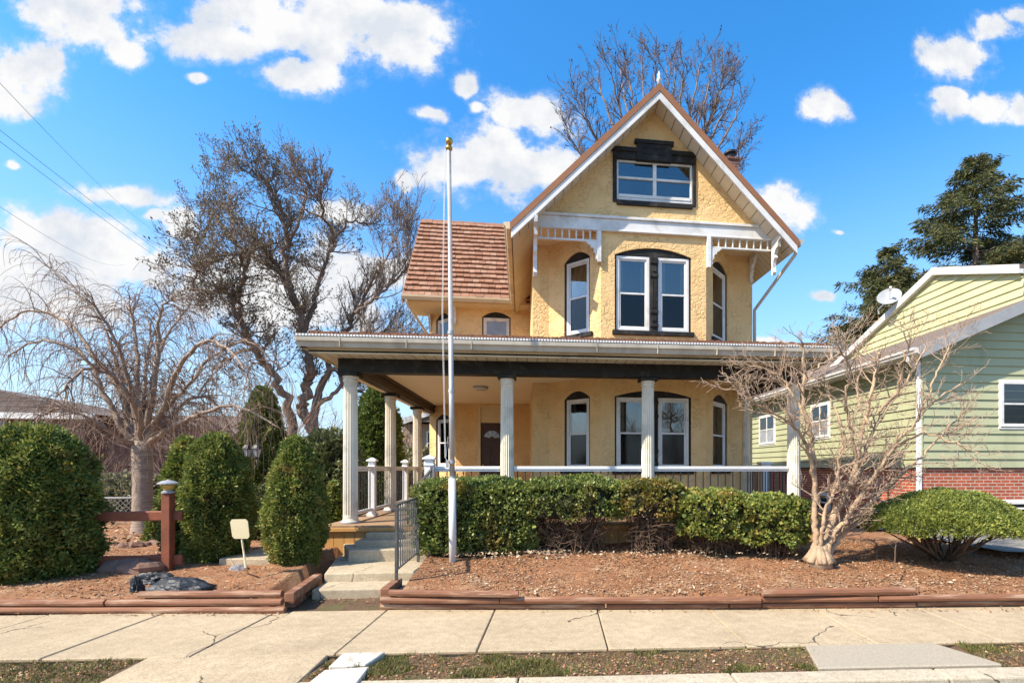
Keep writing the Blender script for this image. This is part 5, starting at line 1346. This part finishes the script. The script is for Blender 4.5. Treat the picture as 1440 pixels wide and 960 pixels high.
# ------------------------------------------------------------------ bare trees
def rdir(d, ang):
    d = d.normalized(); o = d.orthogonal().normalized(); o.rotate(Matrix.Rotation(R.uniform(0, 2*pi), 3, d))
    return (d*cos(ang) + o*sin(ang)).normalized()
def wander(p, d, L, n, jit, trop, tw):
    pts = [p.copy()]; d = d.normalized(); s = L/n
    for i in range(n):
        d = (d + Vector((R.gauss(0, jit), R.gauss(0, jit), R.gauss(0, jit))) + trop*(tw*(i+1)/n)).normalized()
        pts.append(pts[-1] + d*s)
    return pts
UP, DN = Vector((0,0,1)), Vector((0,0,-1))
class Tree:
    def __init__(s): s.thick = MB(); s.twig = MB(); s.tips = []; s.cut = .02
    def add(s, pts, rad, n):
        (s.thick if rad[0] > s.cut else s.twig).tube(pts, rad, n, cap=rad[0] > s.cut)
    def grow(s, p, d, L, r, lvl, spec):
        sp = spec[lvl]; n = sp.get('n', 5)
        pts = wander(p, d, L, n, sp.get('jit', .12), sp.get('trop', UP), sp.get('tw', .1))
        k = sp.get('taper', .35); rad = [max(r*(1-(1-k)*i/n), sp.get('rmin', .0)) for i in range(n+1)]
        s.add(pts, rad, sp.get('sides', 5))
        if lvl+1 < len(spec):
            nx = spec[lvl+1]; m = nx['num'] if isinstance(nx['num'], int) else R.randint(*nx['num'])
            for j in range(m):
                t = nx.get('t0', .3) + (1-nx.get('t0', .3))*(j+R.random())/m; f = t*n; i = min(int(f), n-1)
                q_ = pts[i].lerp(pts[i+1], f-i); dd = (pts[i+1]-pts[i])
                s.grow(q_, rdir(dd, nx.get('ang', .7)*R.uniform(.6, 1.3)), L*nx.get('len', .5)*R.uniform(.6, 1.25)*(1.15-.4*t), max(rad[i]*nx.get('rr', .55), nx.get('rmin', 0)), lvl+1, spec)
        else: s.tips.append((pts[-1], (pts[-1]-pts[-2]).normalized())); s.tips.append((pts[len(pts)//2], (pts[-1]-pts[-2]).normalized()))
    def finish(s, t, bark, twig):
        s.thick.build('trunk', M[bark], t, smooth=True); return s.twig.build('branches', M[twig], t)

# ---- weeping cherry
b = at(201, 748, .2); b.z = .12
dc_ = (b - Vector((0,0,EYE))).dot(Vector((sin(TH), cos(TH), 0)))
t = thing('weeping_cherry', 'bare weeping cherry tree with a banded trunk and drooping twigs', 'tree', b)
T = Tree(); T.cut = .016; tp = W(200, 628, dc_)
T.thick.tube([b-Vector((0,0,.1)), b+Vector((0,0,.08)), b+Vector((0,0,.3)), b.lerp(tp, .6), tp+Vector((0,0,-.1)), tp+Vector((0,0,.12))], [.27,.21,.185,.165,.18,.14], 18)
def path(pxs, d0, dep, r0, r1, tree, n=6, jit=.03):   # a limb drawn through photo points with a depth that drifts away
    ps = [W(x, y, d0 + dep*i/(len(pxs)-1)) for i, (x, y) in enumerate(pxs)]
    out = []
    for i in range(len(ps)-1):
        a, b_, c_, d_ = ps[max(i-1,0)], ps[i], ps[i+1], ps[min(i+2, len(ps)-1)]
        for k in range(n):
            u = k/n; out.append(.5*((2*b_) + (c_-a)*u + (2*a-5*b_+4*c_-d_)*u*u + (3*b_-a-3*c_+d_)*u**3))
    out.append(ps[-1]); out = [p + Vector((R.gauss(0,jit), R.gauss(0,jit), R.gauss(0,jit)))*min(i/4,1)*.5 for i, p in enumerate(out)]
    m = len(out); rad = [r0 + (r1-r0)*(i/(m-1))**.75 for i in range(m)]
    tree.add(out, rad, 8 if r0 > .03 else 6); return out, rad
limbs = [([(196,625),(170,600),(150,560),(118,500),(60,478),(8,500)], -.3), ([(196,622),(178,590),(172,540),(150,470),(105,405),(60,370)], .5), ([(198,620),(186,560),(170,500),(140,440),(120,420)], -.8),
         ([(200,620),(196,570),(192,500),(185,440),(165,410)], .9), ([(203,622),(212,570),(222,500),(225,440),(242,420)], -.5), ([(205,622),(220,590),(262,545),(300,500),(350,480),(395,520)], .6),
         ([(206,625),(240,602),(275,585),(330,570),(390,600)], -1.0), ([(203,620),(210,560),(232,480),(262,435)], 1.2), ([(196,626),(168,615),(130,590),(80,575),(40,600)], -1.1),
         ([(200,621),(202,560),(205,510),(212,470),(205,440)], 1.6), ([(204,622),(228,580),(248,520),(290,480),(330,500),(352,540)], -1.5), ([(198,622),(180,570),(140,510),(90,450),(30,440),(-20,480)], 1.3),
         ([(200,622),(190,575),(160,530),(118,520),(80,560)], -1.6), ([(203,624),(235,590),(270,560),(300,565),(335,620)], 1.8)]
lp_ = []
for pxs, dep in limbs:
    o, rd_ = path(pxs, dc_, dep*1.15, .075*R.uniform(.65, 1.1), .012, T); lp_ += [(o[i], o[min(i+1, len(o)-1)]-o[i-1], rd_[i]) for i in range(4, len(o))]
spec = [dict(n=7, jit=.16, trop=DN, tw=.5, taper=.3, sides=4, rmin=.0035), dict(num=(3,6), len=.55, ang=.8, n=6, jit=.16, trop=DN, tw=.75, rr=.5, sides=3, rmin=.003, t0=.1)]
for i in range(520):
    p, d, r = R.choice(lp_); L = R.uniform(.4, 1.25)
    up_b = UP*R.uniform(0, .6) if p.z > 2.6 else UP*R.uniform(-.2, .5)
    T.grow(p, (rdir(d, R.uniform(.5, 1.2)) + up_b).normalized(), L, max(min(r*.5, .011), .0045), 0, spec)
spec2 = [dict(n=8, jit=.05, trop=DN, tw=1.0, taper=.5, sides=3, rmin=.003), dict(num=(1,3), len=.5, ang=.4, n=5, jit=.06, trop=DN, tw=.8, rr=.7, sides=3, rmin=.0025, t0=.2)]
for i in range(330):                      # hanging whips
    p, d, r = R.choice(lp_)
    if p.z < 2.2: continue
    T.grow(p, (rdir(d, .7) + UP*.2), R.uniform(.7, 1.9), .0045, 0, spec2)
T.finish(t, 'cherrybark', 'cherrytwig')

# ---- bare multi stemmed tree at the right
b = at(1152, 784, .31); dr_ = (b - Vector((0,0,EYE))).dot(Vector((sin(TH), cos(TH), 0)))
t = thing('bare_tree', 'bare multi stemmed tan barked small tree at the right of the bed', 'tree', b)
T = Tree(); T.cut = .012
T.thick.tube([b-Vector((0,0,.12)), b+Vector((0,0,.0)), b+Vector((0,0,.04)), b+Vector((.0,0,.09)), b+Vector((.01,0,.15))], [.18,.14,.12,.09,.03], 16)
for i in range(15):
    a = 2*pi*i/15 + R.uniform(-.25,.25); T.thick.tube([b + Vector((cos(a)*.17, sin(a)*.17, -.06)), b + Vector((cos(a)*.115, sin(a)*.115, .02)), b + Vector((cos(a)*.075, sin(a)*.075, .09)), b + Vector((cos(a)*.05, sin(a)*.05, .17))], [R.uniform(.03,.06),.05,.05,.03], 10)
limbs = [([(1144,784),(1147,755),(1147,720),(1146,660),(1138,600),(1128,560),(1130,510),(1128,480)], -.1, .054, .014), ([(1148,690),(1140,650),(1130,618),(1105,590),(1070,572),(1030,545)], -.5, .035, .008),
         ([(1157,784),(1161,762),(1172,730),(1192,690),(1204,650),(1210,620),(1222,570),(1232,520),(1236,495)], .25, .066, .016), ([(1163,784),(1170,755),(1190,728),(1215,690),(1240,655),(1262,620),(1290,592),(1318,560),(1352,540)], -.2, .044, .009),
         ([(1166,786),(1175,762),(1196,738),(1225,705),(1250,680),(1280,655),(1302,636),(1335,600),(1360,575)], .5, .042, .009), ([(1151,784),(1154,760),(1156,735),(1166,705),(1176,680),(1182,640),(1190,620),(1184,600)], -.35, .036, .01),
         ([(1196,684),(1212,655),(1222,620),(1250,570),(1285,520),(1300,490)], .6, .038, .009), ([(1205,650),(1196,600),(1190,560),(1196,520),(1180,490)], -.6, .03, .008), ([(1135,590),(1118,560),(1098,530),(1062,515),(1032,525)], .4, .026, .007),
         ([(1130,540),(1150,515),(1175,500),(1190,480)], .7, .022, .007), ([(1225,600),(1205,560),(1210,520),(1205,490)], .9, .024, .007), ([(1235,580),(1265,545),(1270,505),(1290,470)], -.5, .024, .007),
         ([(1255,630),(1300,610),(1345,622),(1375,640)], -.7, .022, .006), ([(1290,592),(1310,540),(1325,510),(1338,480)], .3, .022, .006), ([(1184,600),(1172,570),(1160,545),(1150,530)], .3, .02, .006)]
lp_ = []
for pxs, dep, r0, r1 in limbs:
    o, rd_ = path(pxs, dr_, dep, r0, r1, T, 6, .025); k0 = 14 if r0 > .045 else 8
    lp_ += [(o[i], o[min(i+1, len(o)-1)]-o[i-1], rd_[i]) for i in range(min(k0, len(o)//2), len(o))]
spec = [dict(n=5, jit=.2, trop=UP, tw=.12, taper=.4, sides=5, rmin=.003), dict(num=(3,5), len=.6, ang=.8, n=4, jit=.2, trop=UP, tw=.1, rr=.6, sides=4, rmin=.0026, t0=.2), dict(num=(2,4), len=.5, ang=.8, n=3, jit=.2, rr=.6, sides=3, rmin=.0022, t0=.2)]
for i in range(330):
    p, d, r = R.choice(lp_); T.grow(p, (rdir(d, R.uniform(.4, 1.1)) + Vector((0,-.05,.12))), R.uniform(.2, .5), min(r*.55, .011), 0, spec)
T.finish(t, 'tanbark', 'tantwig')

# ---- tall magnolia like tree behind, dense with curled leaves
d0 = 21.0; b = W(425, 700, d0); b.z = .1
t = thing('large_tree', 'large dark tree with twisting trunks and clusters of curled buds, left of the house', 'tree', b)
T = Tree(); T.cut = .05
limbs = [([(440,640),(438,600),(425,575),(432,545),(436,510),(424,470),(418,430),(392,380),(372,350),(345,320)], 0, .42, .1), ([(440,600),(446,560),(462,520),(480,480),(500,440),(520,400),(545,360)], 1.0, .3, .05),
         ([(412,640),(410,600),(400,560),(380,520),(356,490),(340,455),(328,430),(312,400),(300,420)], -1.2, .34, .06), ([(424,470),(440,430),(450,390),(470,340),(500,310),(530,320)], 1.5, .2, .04),
         ([(418,430),(404,390),(400,350),(396,300),(380,260),(350,235)], -.5, .2, .05), ([(392,380),(360,365),(330,340),(300,300),(285,270)], .8, .16, .04), ([(340,455),(335,420),(345,390),(330,360),(290,370),(270,390)], -1.5, .15, .04),
         ([(480,480),(510,470),(545,465),(570,480)], 1.0, .14, .04), ([(446,570),(480,545),(500,548),(520,560)], .8, .16, .05), ([(400,350),(420,310),(430,270),(420,240)], 1.4, .14, .04),
         ([(470,340),(455,300),(440,265)], -1, .12, .04), ([(500,440),(525,420),(560,395),(575,350)], .3, .13, .035), ([(356,490),(325,500),(300,520),(280,560)], -.6, .12, .04), ([(462,520),(500,510),(540,500),(570,530)], -.8, .13, .035), ([(545,360),(560,330),(572,310)], .5, .06, .02),
         ([(300,300),(285,330),(262,345)], -.9, .1, .03), ([(330,340),(325,290),(310,250)], 1.3, .12, .03)]
lp_ = []; lr = []
for pxs, dep, r0, r1 in limbs:
    o, rd_ = path(pxs, d0, dep*2.2, r0*.7, r1*.65, T, 6, .12)
    for i in range(max(len(o)//3, 5), len(o)): (lp_ if o[i].x < W(470, 400, d0).x else lr).append((o[i], o[min(i+1, len(o)-1)]-o[i-1], rd_[i]))
spec = [dict(n=6, jit=.28, trop=UP, tw=.15, taper=.35, sides=5, rmin=.009), dict(num=(4,7), len=.58, ang=.9, n=5, jit=.24, trop=UP, tw=.25, rr=.55, sides=4, rmin=.0075, t0=.2), dict(num=(4,6), len=.55, ang=.85, n=3, jit=.22, trop=UP, tw=.35, rr=.6, sides=3, rmin=.0065, t0=.2)]
for i in range(330):
    p, d, r = R.choice(lp_); T.grow(p, rdir(d, R.uniform(.5, 1.2)) + UP*.15, R.uniform(.7, 1.5), min(r*.5, .035), 0, spec)
n1 = len(T.tips)
specr = [dict(n=6, jit=.16, trop=UP, tw=.3, taper=.35, sides=5, rmin=.01), dict(num=(4,7), len=.6, ang=.6, n=5, jit=.16, trop=UP, tw=.4, rr=.55, sides=4, rmin=.008, t0=.2), dict(num=(3,5), len=.55, ang=.6, n=3, jit=.15, trop=UP, tw=.3, rr=.6, sides=3, rmin=.007, t0=.2)]
for i in range(230):
    p, d, r = R.choice(lr); T.grow(p, rdir(d, R.uniform(.4, 1.0)) + UP*.3, R.uniform(.8, 1.7), min(r*.5, .05), 0, specr)
T.finish(t, 'bark', 'greytwig')
tips = [x for x in T.tips[:n1:2]] + T.tips[n1:][::9]
P = np.array([tuple(x[0]) for x in tips]); D = np.array([tuple(x[1]) for x in tips])
quads('buds', sprays(P, unit(D), .1, 3, .3, .6, .24), M['magleaf'], t)
print('magnolia tips', len(tips), 'twig faces', len(T.twig.f))

# ---- bare tree behind the gable
d0 = 26.0; b = W(925, 640, d0); b.z = .1
t = thing('upright_bare_tree', 'bare tree with upright fanning branches rising behind the gable', 'tree', b)
T = Tree(); T.cut = .07; fork = W(925, 330, d0)
T.thick.tube([b, b+Vector((0,0,2)), fork], [.42,.36,.3], 12)
ends = [(812,140,-1),(838,100,1),(858,92,-2),(880,80,0),(902,84,2),(922,78,-1),(940,80,1),(962,90,-2),(985,88,0),(1002,96,2),(1020,108,-1),(1034,118,1),(800,178,1),(822,158,-2),(1040,150,0),(1046,196,1),(794,182,-1),(870,90,3),(950,95,3),(1010,130,-3),(1045,220,-1)]
lp_ = []
for x, y, dep in ends:
    sx_ = 925 + (x-925)*R.uniform(.06, .22); o, rd_ = path([(925,335),(sx_, 290),(925+(x-925)*.55, 335-(335-y)*.52),(925+(x-925)*.85, 335-(335-y)*.8),(x,y)], d0, dep*1.1, .15, .02, T, 6, .07)
    lp_ += [(o[i], o[min(i+1, len(o)-1)]-o[i-1], rd_[i]) for i in range(8, len(o))]
spec = [dict(n=5, jit=.13, trop=UP, tw=.25, taper=.4, sides=4, rmin=.011), dict(num=(3,6), len=.55, ang=.6, n=4, jit=.14, trop=UP, tw=.2, rr=.6, sides=3, rmin=.009, t0=.25), dict(num=(2,4), len=.55, ang=.65, n=3, jit=.14, rr=.7, sides=3, rmin=.008, t0=.3)]
for i in range(420):
    p, d, r = R.choice(lp_); T.grow(p, rdir(d, R.uniform(.3, .75)) + UP*.1, R.uniform(.7, 1.5), min(r*.55, .03), 0, spec)
T.finish(t, 'bark', 'darktwig')
tips = T.tips[::24]; P = np.array([tuple(x[0]) for x in tips]); D = np.array([tuple(x[1]) for x in tips])
quads('seed_clusters', sprays(P, unit(D), .11, 3, -.2, .6, .3), M['seed'], t)

# ---- thickets of bare shrubs
def thicket(label, px0, px1, pyt, d, n, mat, h=None, spread=.6, rm=.006):
    a, c = W(px0, 700, d), W(px1, 700, d); b = (a+c)/2; b.z = .1; rx = (c-a).length/2; h = EYE + (HY-pyt)/F*d - .1
    t = thing('bare_shrub', label, 'shrub', b); T = Tree(); T.cut = 9
    sp = [dict(n=6, jit=.12, trop=UP, tw=.05, taper=.3, sides=4, rmin=rm), dict(num=(5,8), len=.5, ang=.6, n=5, jit=.16, trop=UP, tw=.1, rr=.5, sides=3, rmin=rm*.85, t0=.25), dict(num=(3,5), len=.5, ang=.7, n=3, jit=.16, rr=.6, sides=3, rmin=rm*.7, t0=.2)]
    for i in range(n):
        p = b + Vector((R.uniform(-rx, rx)*.75, R.uniform(-1, 1), 0)); T.grow(p, Vector((R.gauss(0, spread*.5), R.gauss(0, spread*.4), 1)), h*R.uniform(.5, .8), .022, 0, sp)
    T.twig.build('branches', M[mat], t)
thicket('wide pinkish brown bare thicket between the weeping cherry and the large tree', 215, 345, 500, 15.5, 26, 'pinktwig')
thicket('grey bare shrub left of the white porch column, behind the rhododendron', 440, 500, 560, 19, 18, 'greytwig', rm=.008)
thicket('low bare thicket in front of the brick house, left of the cherry trunk', 60, 160, 585, 16, 18, 'pinktwig')
thicket('tall bare shrub below the large tree, behind the conical evergreen', 330, 420, 520, 18, 20, 'pinktwig')
thicket('small bare shrub seen between the side porch columns', 560, 600, 570, 24, 10, 'greytwig', rm=.009)

# ---- spruces at the right
def spruce(label, px, pyt, d, Rb, nwh, seed, lean=0, dens=.62, cap=5):
    b = W(px, 700, d); b.z = .1; h = EYE + (HY-pyt)/F*d - .1; top = b + Vector((lean, 0, h))
    t = thing('spruce', label, 'tree', b); mb = MB(); mb.tube([b, b.lerp(top, .5), top], [.34,.2,.02], 10); mb.build('trunk', M['bark'], t, smooth=True)
    P = []; Nn = []; br = MB()
    for w in range(nwh):
        u = (w+.3)/nwh; z = .34 + .66*u**.9; L0 = min(Rb*(1-z)**.95, cap)*(.85 + .3*R.random()) + .06
        for k in range(R.randint(5, 7)):
            a = R.uniform(0, 2*pi); L = L0*R.uniform(.6, 1.18); o = b.lerp(top, z + R.uniform(-.015, .015))
            pts = []
            for i in range(8):
                s = i/7; pts.append(o + Vector((cos(a)*L*s, sin(a)*L*s, L*(.3*s - .62*s*s + .4*s**3) + R.gauss(0, .03))))
            br.tube(pts, [.045*(1-.85*i/7)*(.4+L/Rb) for i in range(8)], 4, cap=False)
            pd = Vector((-sin(a), cos(a), 0)); ot = Vector((cos(a), sin(a), 0)); ns = int(7 + 4.5*L)
            for j in range(ns):
                s = .15 + .85*(j+R.random())/ns; i = min(int(s*7), 6); q_ = pts[i].lerp(pts[i+1], s*7-i)
                for sd in (-1, 1):
                    tl = L*.34*(1.08-s)*R.uniform(.5, 1.2) + .1; dv_ = (pd*sd + ot*.75 + Vector((0,0,R.uniform(-.5,-.1)))).normalized(); nn_ = int(2 + tl*7)
                    for k_ in range(nn_):
                        u_ = (k_+.5)/nn_; P.append(tuple(q_ + dv_*tl*u_ + Vector((0,0,-.18*tl*u_*u_)))); Nn.append(tuple(dv_))
    br.build('branches', M['bark'], t)
    quads('needles', sprays(np.array(P), unit(np.array(Nn)), .24, 3, -.18, .28, .11), M['spruce'], t)
spruce('tallest dark spruce with a pointed crown behind the green house', 1372, 216, 23, 12, 21, 1, cap=5.4)
spruce('shorter spruce left of the tall spruce, behind the satellite dish', 1248, 346, 22, 8.4, 16, 2, cap=4.4)
spruce('dark spruce at the right edge, partly behind the tall spruce', 1500, 335, 26, 8, 16, 3, cap=4.4)

# ---- small bits: garden stake, dry weed
b = at(1258, 800, .3); m = MB(); m.tube([b, W(1259, 770, 6.55), W(1264, 748, 6.6)], [.008,.007,.004], 5); m.tube([W(1259,772,6.55), W(1242,758,6.5)], [.005,.002], 4); m.tube([W(1259,764,6.55), W(1272,752,6.6)], [.004,.002], 4)
o = m.build('sapling', M['stem'], loc=b); props(o, 'thin bare sapling twig in the mulch in front of the mound shrub', 'sapling')
SKY_SAT, SKY_VAL, SKY_HUE, SKY_STR, CLOUD, SUN, EXPO = 1.38, 1.52, .498, .13, 4.35, 5.0, .8
# ================================================================== SKY, SUN, CAMERA
to_sun = Matrix.Rotation(radians(1.7), 3, 'Z') @ Vector((-1.9, -.92, 2.15)); to_sun.normalize()
el, az_ = math.asin(to_sun.z), atan2(to_sun.x, to_sun.y)
world = bpy.data.worlds.new('World'); scene.world = world; world.use_nodes = True
nt = world.node_tree; nt.nodes.clear()
out = nt.nodes.new('ShaderNodeOutputWorld'); bg = nt.nodes.new('ShaderNodeBackground'); nt.links.new(bg.outputs[0], out.inputs[0])
sky = nt.nodes.new('ShaderNodeTexSky'); sky.sky_type = 'NISHITA'; sky.sun_disc = False
sky.sun_elevation = el; sky.sun_rotation = az_; sky.air_density = 1.0; sky.dust_density = .6; sky.ozone_density = 2.0
hs_ = nt.nodes.new('ShaderNodeHueSaturation'); hs_.inputs['Saturation'].default_value = SKY_SAT; hs_.inputs['Value'].default_value = SKY_VAL; hs_.inputs['Hue'].default_value = SKY_HUE; nt.links.new(sky.outputs[0], hs_.inputs['Color'])
tc = nt.nodes.new('ShaderNodeTexCoord'); sp = nt.nodes.new('ShaderNodeSeparateXYZ'); nt.links.new(tc.outputs['Generated'], sp.inputs[0])
ym = N(nt, 'ShaderNodeMath', operation='ABSOLUTE'); nt.links.new(sp.outputs[1], ym.inputs[0])
y2 = N(nt, 'ShaderNodeMath', operation='MAXIMUM'); y2.inputs[1].default_value = .08; nt.links.new(ym.outputs[0], y2.inputs[0])
def div(a):
    d = N(nt, 'ShaderNodeMath', operation='DIVIDE'); nt.links.new(sp.outputs[a], d.inputs[0]); nt.links.new(y2.outputs[0], d.inputs[1]); return d.outputs[0]
cb_ = nt.nodes.new('ShaderNodeCombineXYZ'); nt.links.new(div(0), cb_.inputs[0]); nt.links.new(div(2), cb_.inputs[1])
P0 = cb_.outputs[0]
def vm(op, a, b):
    n = nt.nodes.new('ShaderNodeVectorMath'); n.operation = op; nt.links.new(a, n.inputs[0])
    if isinstance(b, tuple): n.inputs[1].default_value = b
    else: nt.links.new(b, n.inputs[1])
    return n.outputs[0] if op != 'LENGTH' else n.outputs['Value']
def mt(op, a, b=None, clamp=False):
    n = N(nt, 'ShaderNodeMath', operation=op); n.use_clamp = clamp
    for i, x in ((0, a), (1, b)):
        if x is None: continue
        if isinstance(x, (int, float)): n.inputs[i].default_value = x
        else: nt.links.new(x, n.inputs[i])
    return n.outputs[0]
w1 = N(nt, 'ShaderNodeTexNoise', Scale=7.0, Detail=3.0, Roughness=.55); nt.links.new(P0, w1.inputs['Vector'])
P1 = vm('ADD', P0, vm('MULTIPLY', vm('SUBTRACT', w1.outputs['Color'], (.5,.5,.5)), (.1,.07,0)))
CL = [(75,18,62,34),(125,42,80,38),(168,70,38,26),(120,8,70,26),(18,105,62,48),(5,140,50,30),(55,95,28,26),
      (300,56,72,32),(385,35,110,48),(470,40,110,60),(560,62,82,42),(430,108,74,32),(520,20,110,36),(340,20,80,30),
      (655,228,82,44),(730,238,86,46),(790,240,50,36),(745,165,72,36),(705,205,60,40),(655,120,18,20),(600,155,26,12),(676,156,16,10),
      (90,335,110,48),(150,362,95,48),(60,385,150,60),(205,372,45,34),(258,310,28,24),(165,270,66,16),(215,298,22,9),(30,420,150,50),
      (480,300,46,16),(500,380,130,40),(400,420,160,60),(330,390,70,50),(1165,148,42,26),(1345,78,70,40),(1395,40,52,24),(1438,20,36,16),(1380,155,86,20),(1330,134,36,13),(1440,160,50,22),
      (1100,292,52,34),(1080,310,50,30),(1152,412,26,8),(1180,325,14,6),(282,112,16,8),(25,232,12,6),(570,250,16,20),(1095,485,60,10)]
fld = None
for px, py, rx, ry in CL:
    r = ray(px, py); c = (r.x/r.y, r.z/r.y, 0)
    s = (F*.93/(rx*1.0), F*.93/(ry*1.0), 0)
    d = mt('SUBTRACT', 1.0, vm('LENGTH', vm('MULTIPLY', vm('SUBTRACT', P1, c), s), (0,0,0)))
    fld = d if fld is None else mt('MAXIMUM', fld, d)
n2 = N(nt, 'ShaderNodeTexNoise', Scale=13.0, Detail=10.0, Roughness=.66); nt.links.new(P0, n2.inputs['Vector'])
fb2 = mt('SUBTRACT', n2.outputs['Fac'], .5)
dens = mt('ADD', fld, mt('MULTIPLY', fb2, 2.1))
mr = nt.nodes.new('ShaderNodeMapRange'); mr.interpolation_type = 'SMOOTHSTEP'; mr.inputs[1].default_value = .0; mr.inputs[2].default_value = .48; nt.links.new(dens, mr.inputs[0])
# thin high haze towards the horizon
el_ = mt('ABSOLUTE', sp.outputs[2]); hz = nt.nodes.new('ShaderNodeMapRange'); hz.inputs[1].default_value = .0; hz.inputs[2].default_value = .55; hz.inputs[3].default_value = 1.0; hz.inputs[4].default_value = 0; nt.links.new(el_, hz.inputs[0])
n3 = N(nt, 'ShaderNodeTexNoise', Scale=9.0, Detail=6.0, Roughness=.6); nt.links.new(vm('ADD', P0, (.03,.06,.0)), n3.inputs['Vector'])
cc = nt.nodes.new('ShaderNodeValToRGB'); e = cc.color_ramp.elements
e[0].position = .38; e[0].color = (.76*CLOUD, .81*CLOUD, .89*CLOUD, 1); e[1].position = .58; e[1].color = (CLOUD, CLOUD, CLOUD, 1)
nt.links.new(n3.outputs['Fac'], cc.inputs[0])
def mixw(f, a, b):
    x = nt.nodes.new('ShaderNodeMix'); x.data_type = 'RGBA'; nt.links.new(f, x.inputs[0])
    for i, v in ((6, a), (7, b)):
        if isinstance(v, tuple): x.inputs[i].default_value = v
        else: nt.links.new(v, x.inputs[i])
    return x.outputs[2]
c1 = mixw(mt('POWER', hz.outputs[0], 1.45), hs_.outputs[0], (.62*CLOUD, .8*CLOUD, 1.0*CLOUD, 1))
mr2 = nt.nodes.new('ShaderNodeMapRange'); mr2.interpolation_type = 'SMOOTHSTEP'; mr2.inputs[1].default_value = -.2; mr2.inputs[2].default_value = .4; mr2.inputs[4].default_value = .3; nt.links.new(dens, mr2.inputs[0])
c2 = mixw(mt('MAXIMUM', mr.outputs[0], mr2.outputs[0]), c1, cc.outputs[0])
nt.links.new(c2, bg.inputs['Color']); bg.inputs['Strength'].default_value = SKY_STR
world.cycles.sampling_method = 'MANUAL'; world.cycles.sample_map_resolution = 1024
sl_ = bpy.data.lights.new('sun', 'SUN'); sl_.energy = SUN; sl_.angle = radians(.55); sl_.color = (1, .9, .74)
so_ = bpy.data.objects.new('sun', sl_); COL.objects.link(so_); so_.rotation_euler = (-to_sun).to_track_quat('-Z', 'Y').to_euler(); so_.location = to_sun*40
cam = bpy.data.cameras.new('camera'); cam.sensor_width = 36; cam.sensor_fit = 'HORIZONTAL'; cam.lens = F/1440*36
cam.shift_x = -(CX-720)/1440; cam.shift_y = (HY-480)/1440; cam.clip_end = 3000; cam.clip_start = .05
co_ = bpy.data.objects.new('camera', cam); COL.objects.link(co_); co_.location = (0, 0, EYE); co_.rotation_euler = (radians(90), 0, -TH)
scene.camera = co_
vs_ = scene.view_settings; vs_.view_transform = 'Standard'; vs_.look = 'None'; vs_.exposure = EXPO; vs_.gamma = 1; vs_.use_curve_mapping = False
scene.cycles.max_bounces = 6; scene.cycles.diffuse_bounces = 5; scene.cycles.transparent_max_bounces = 8
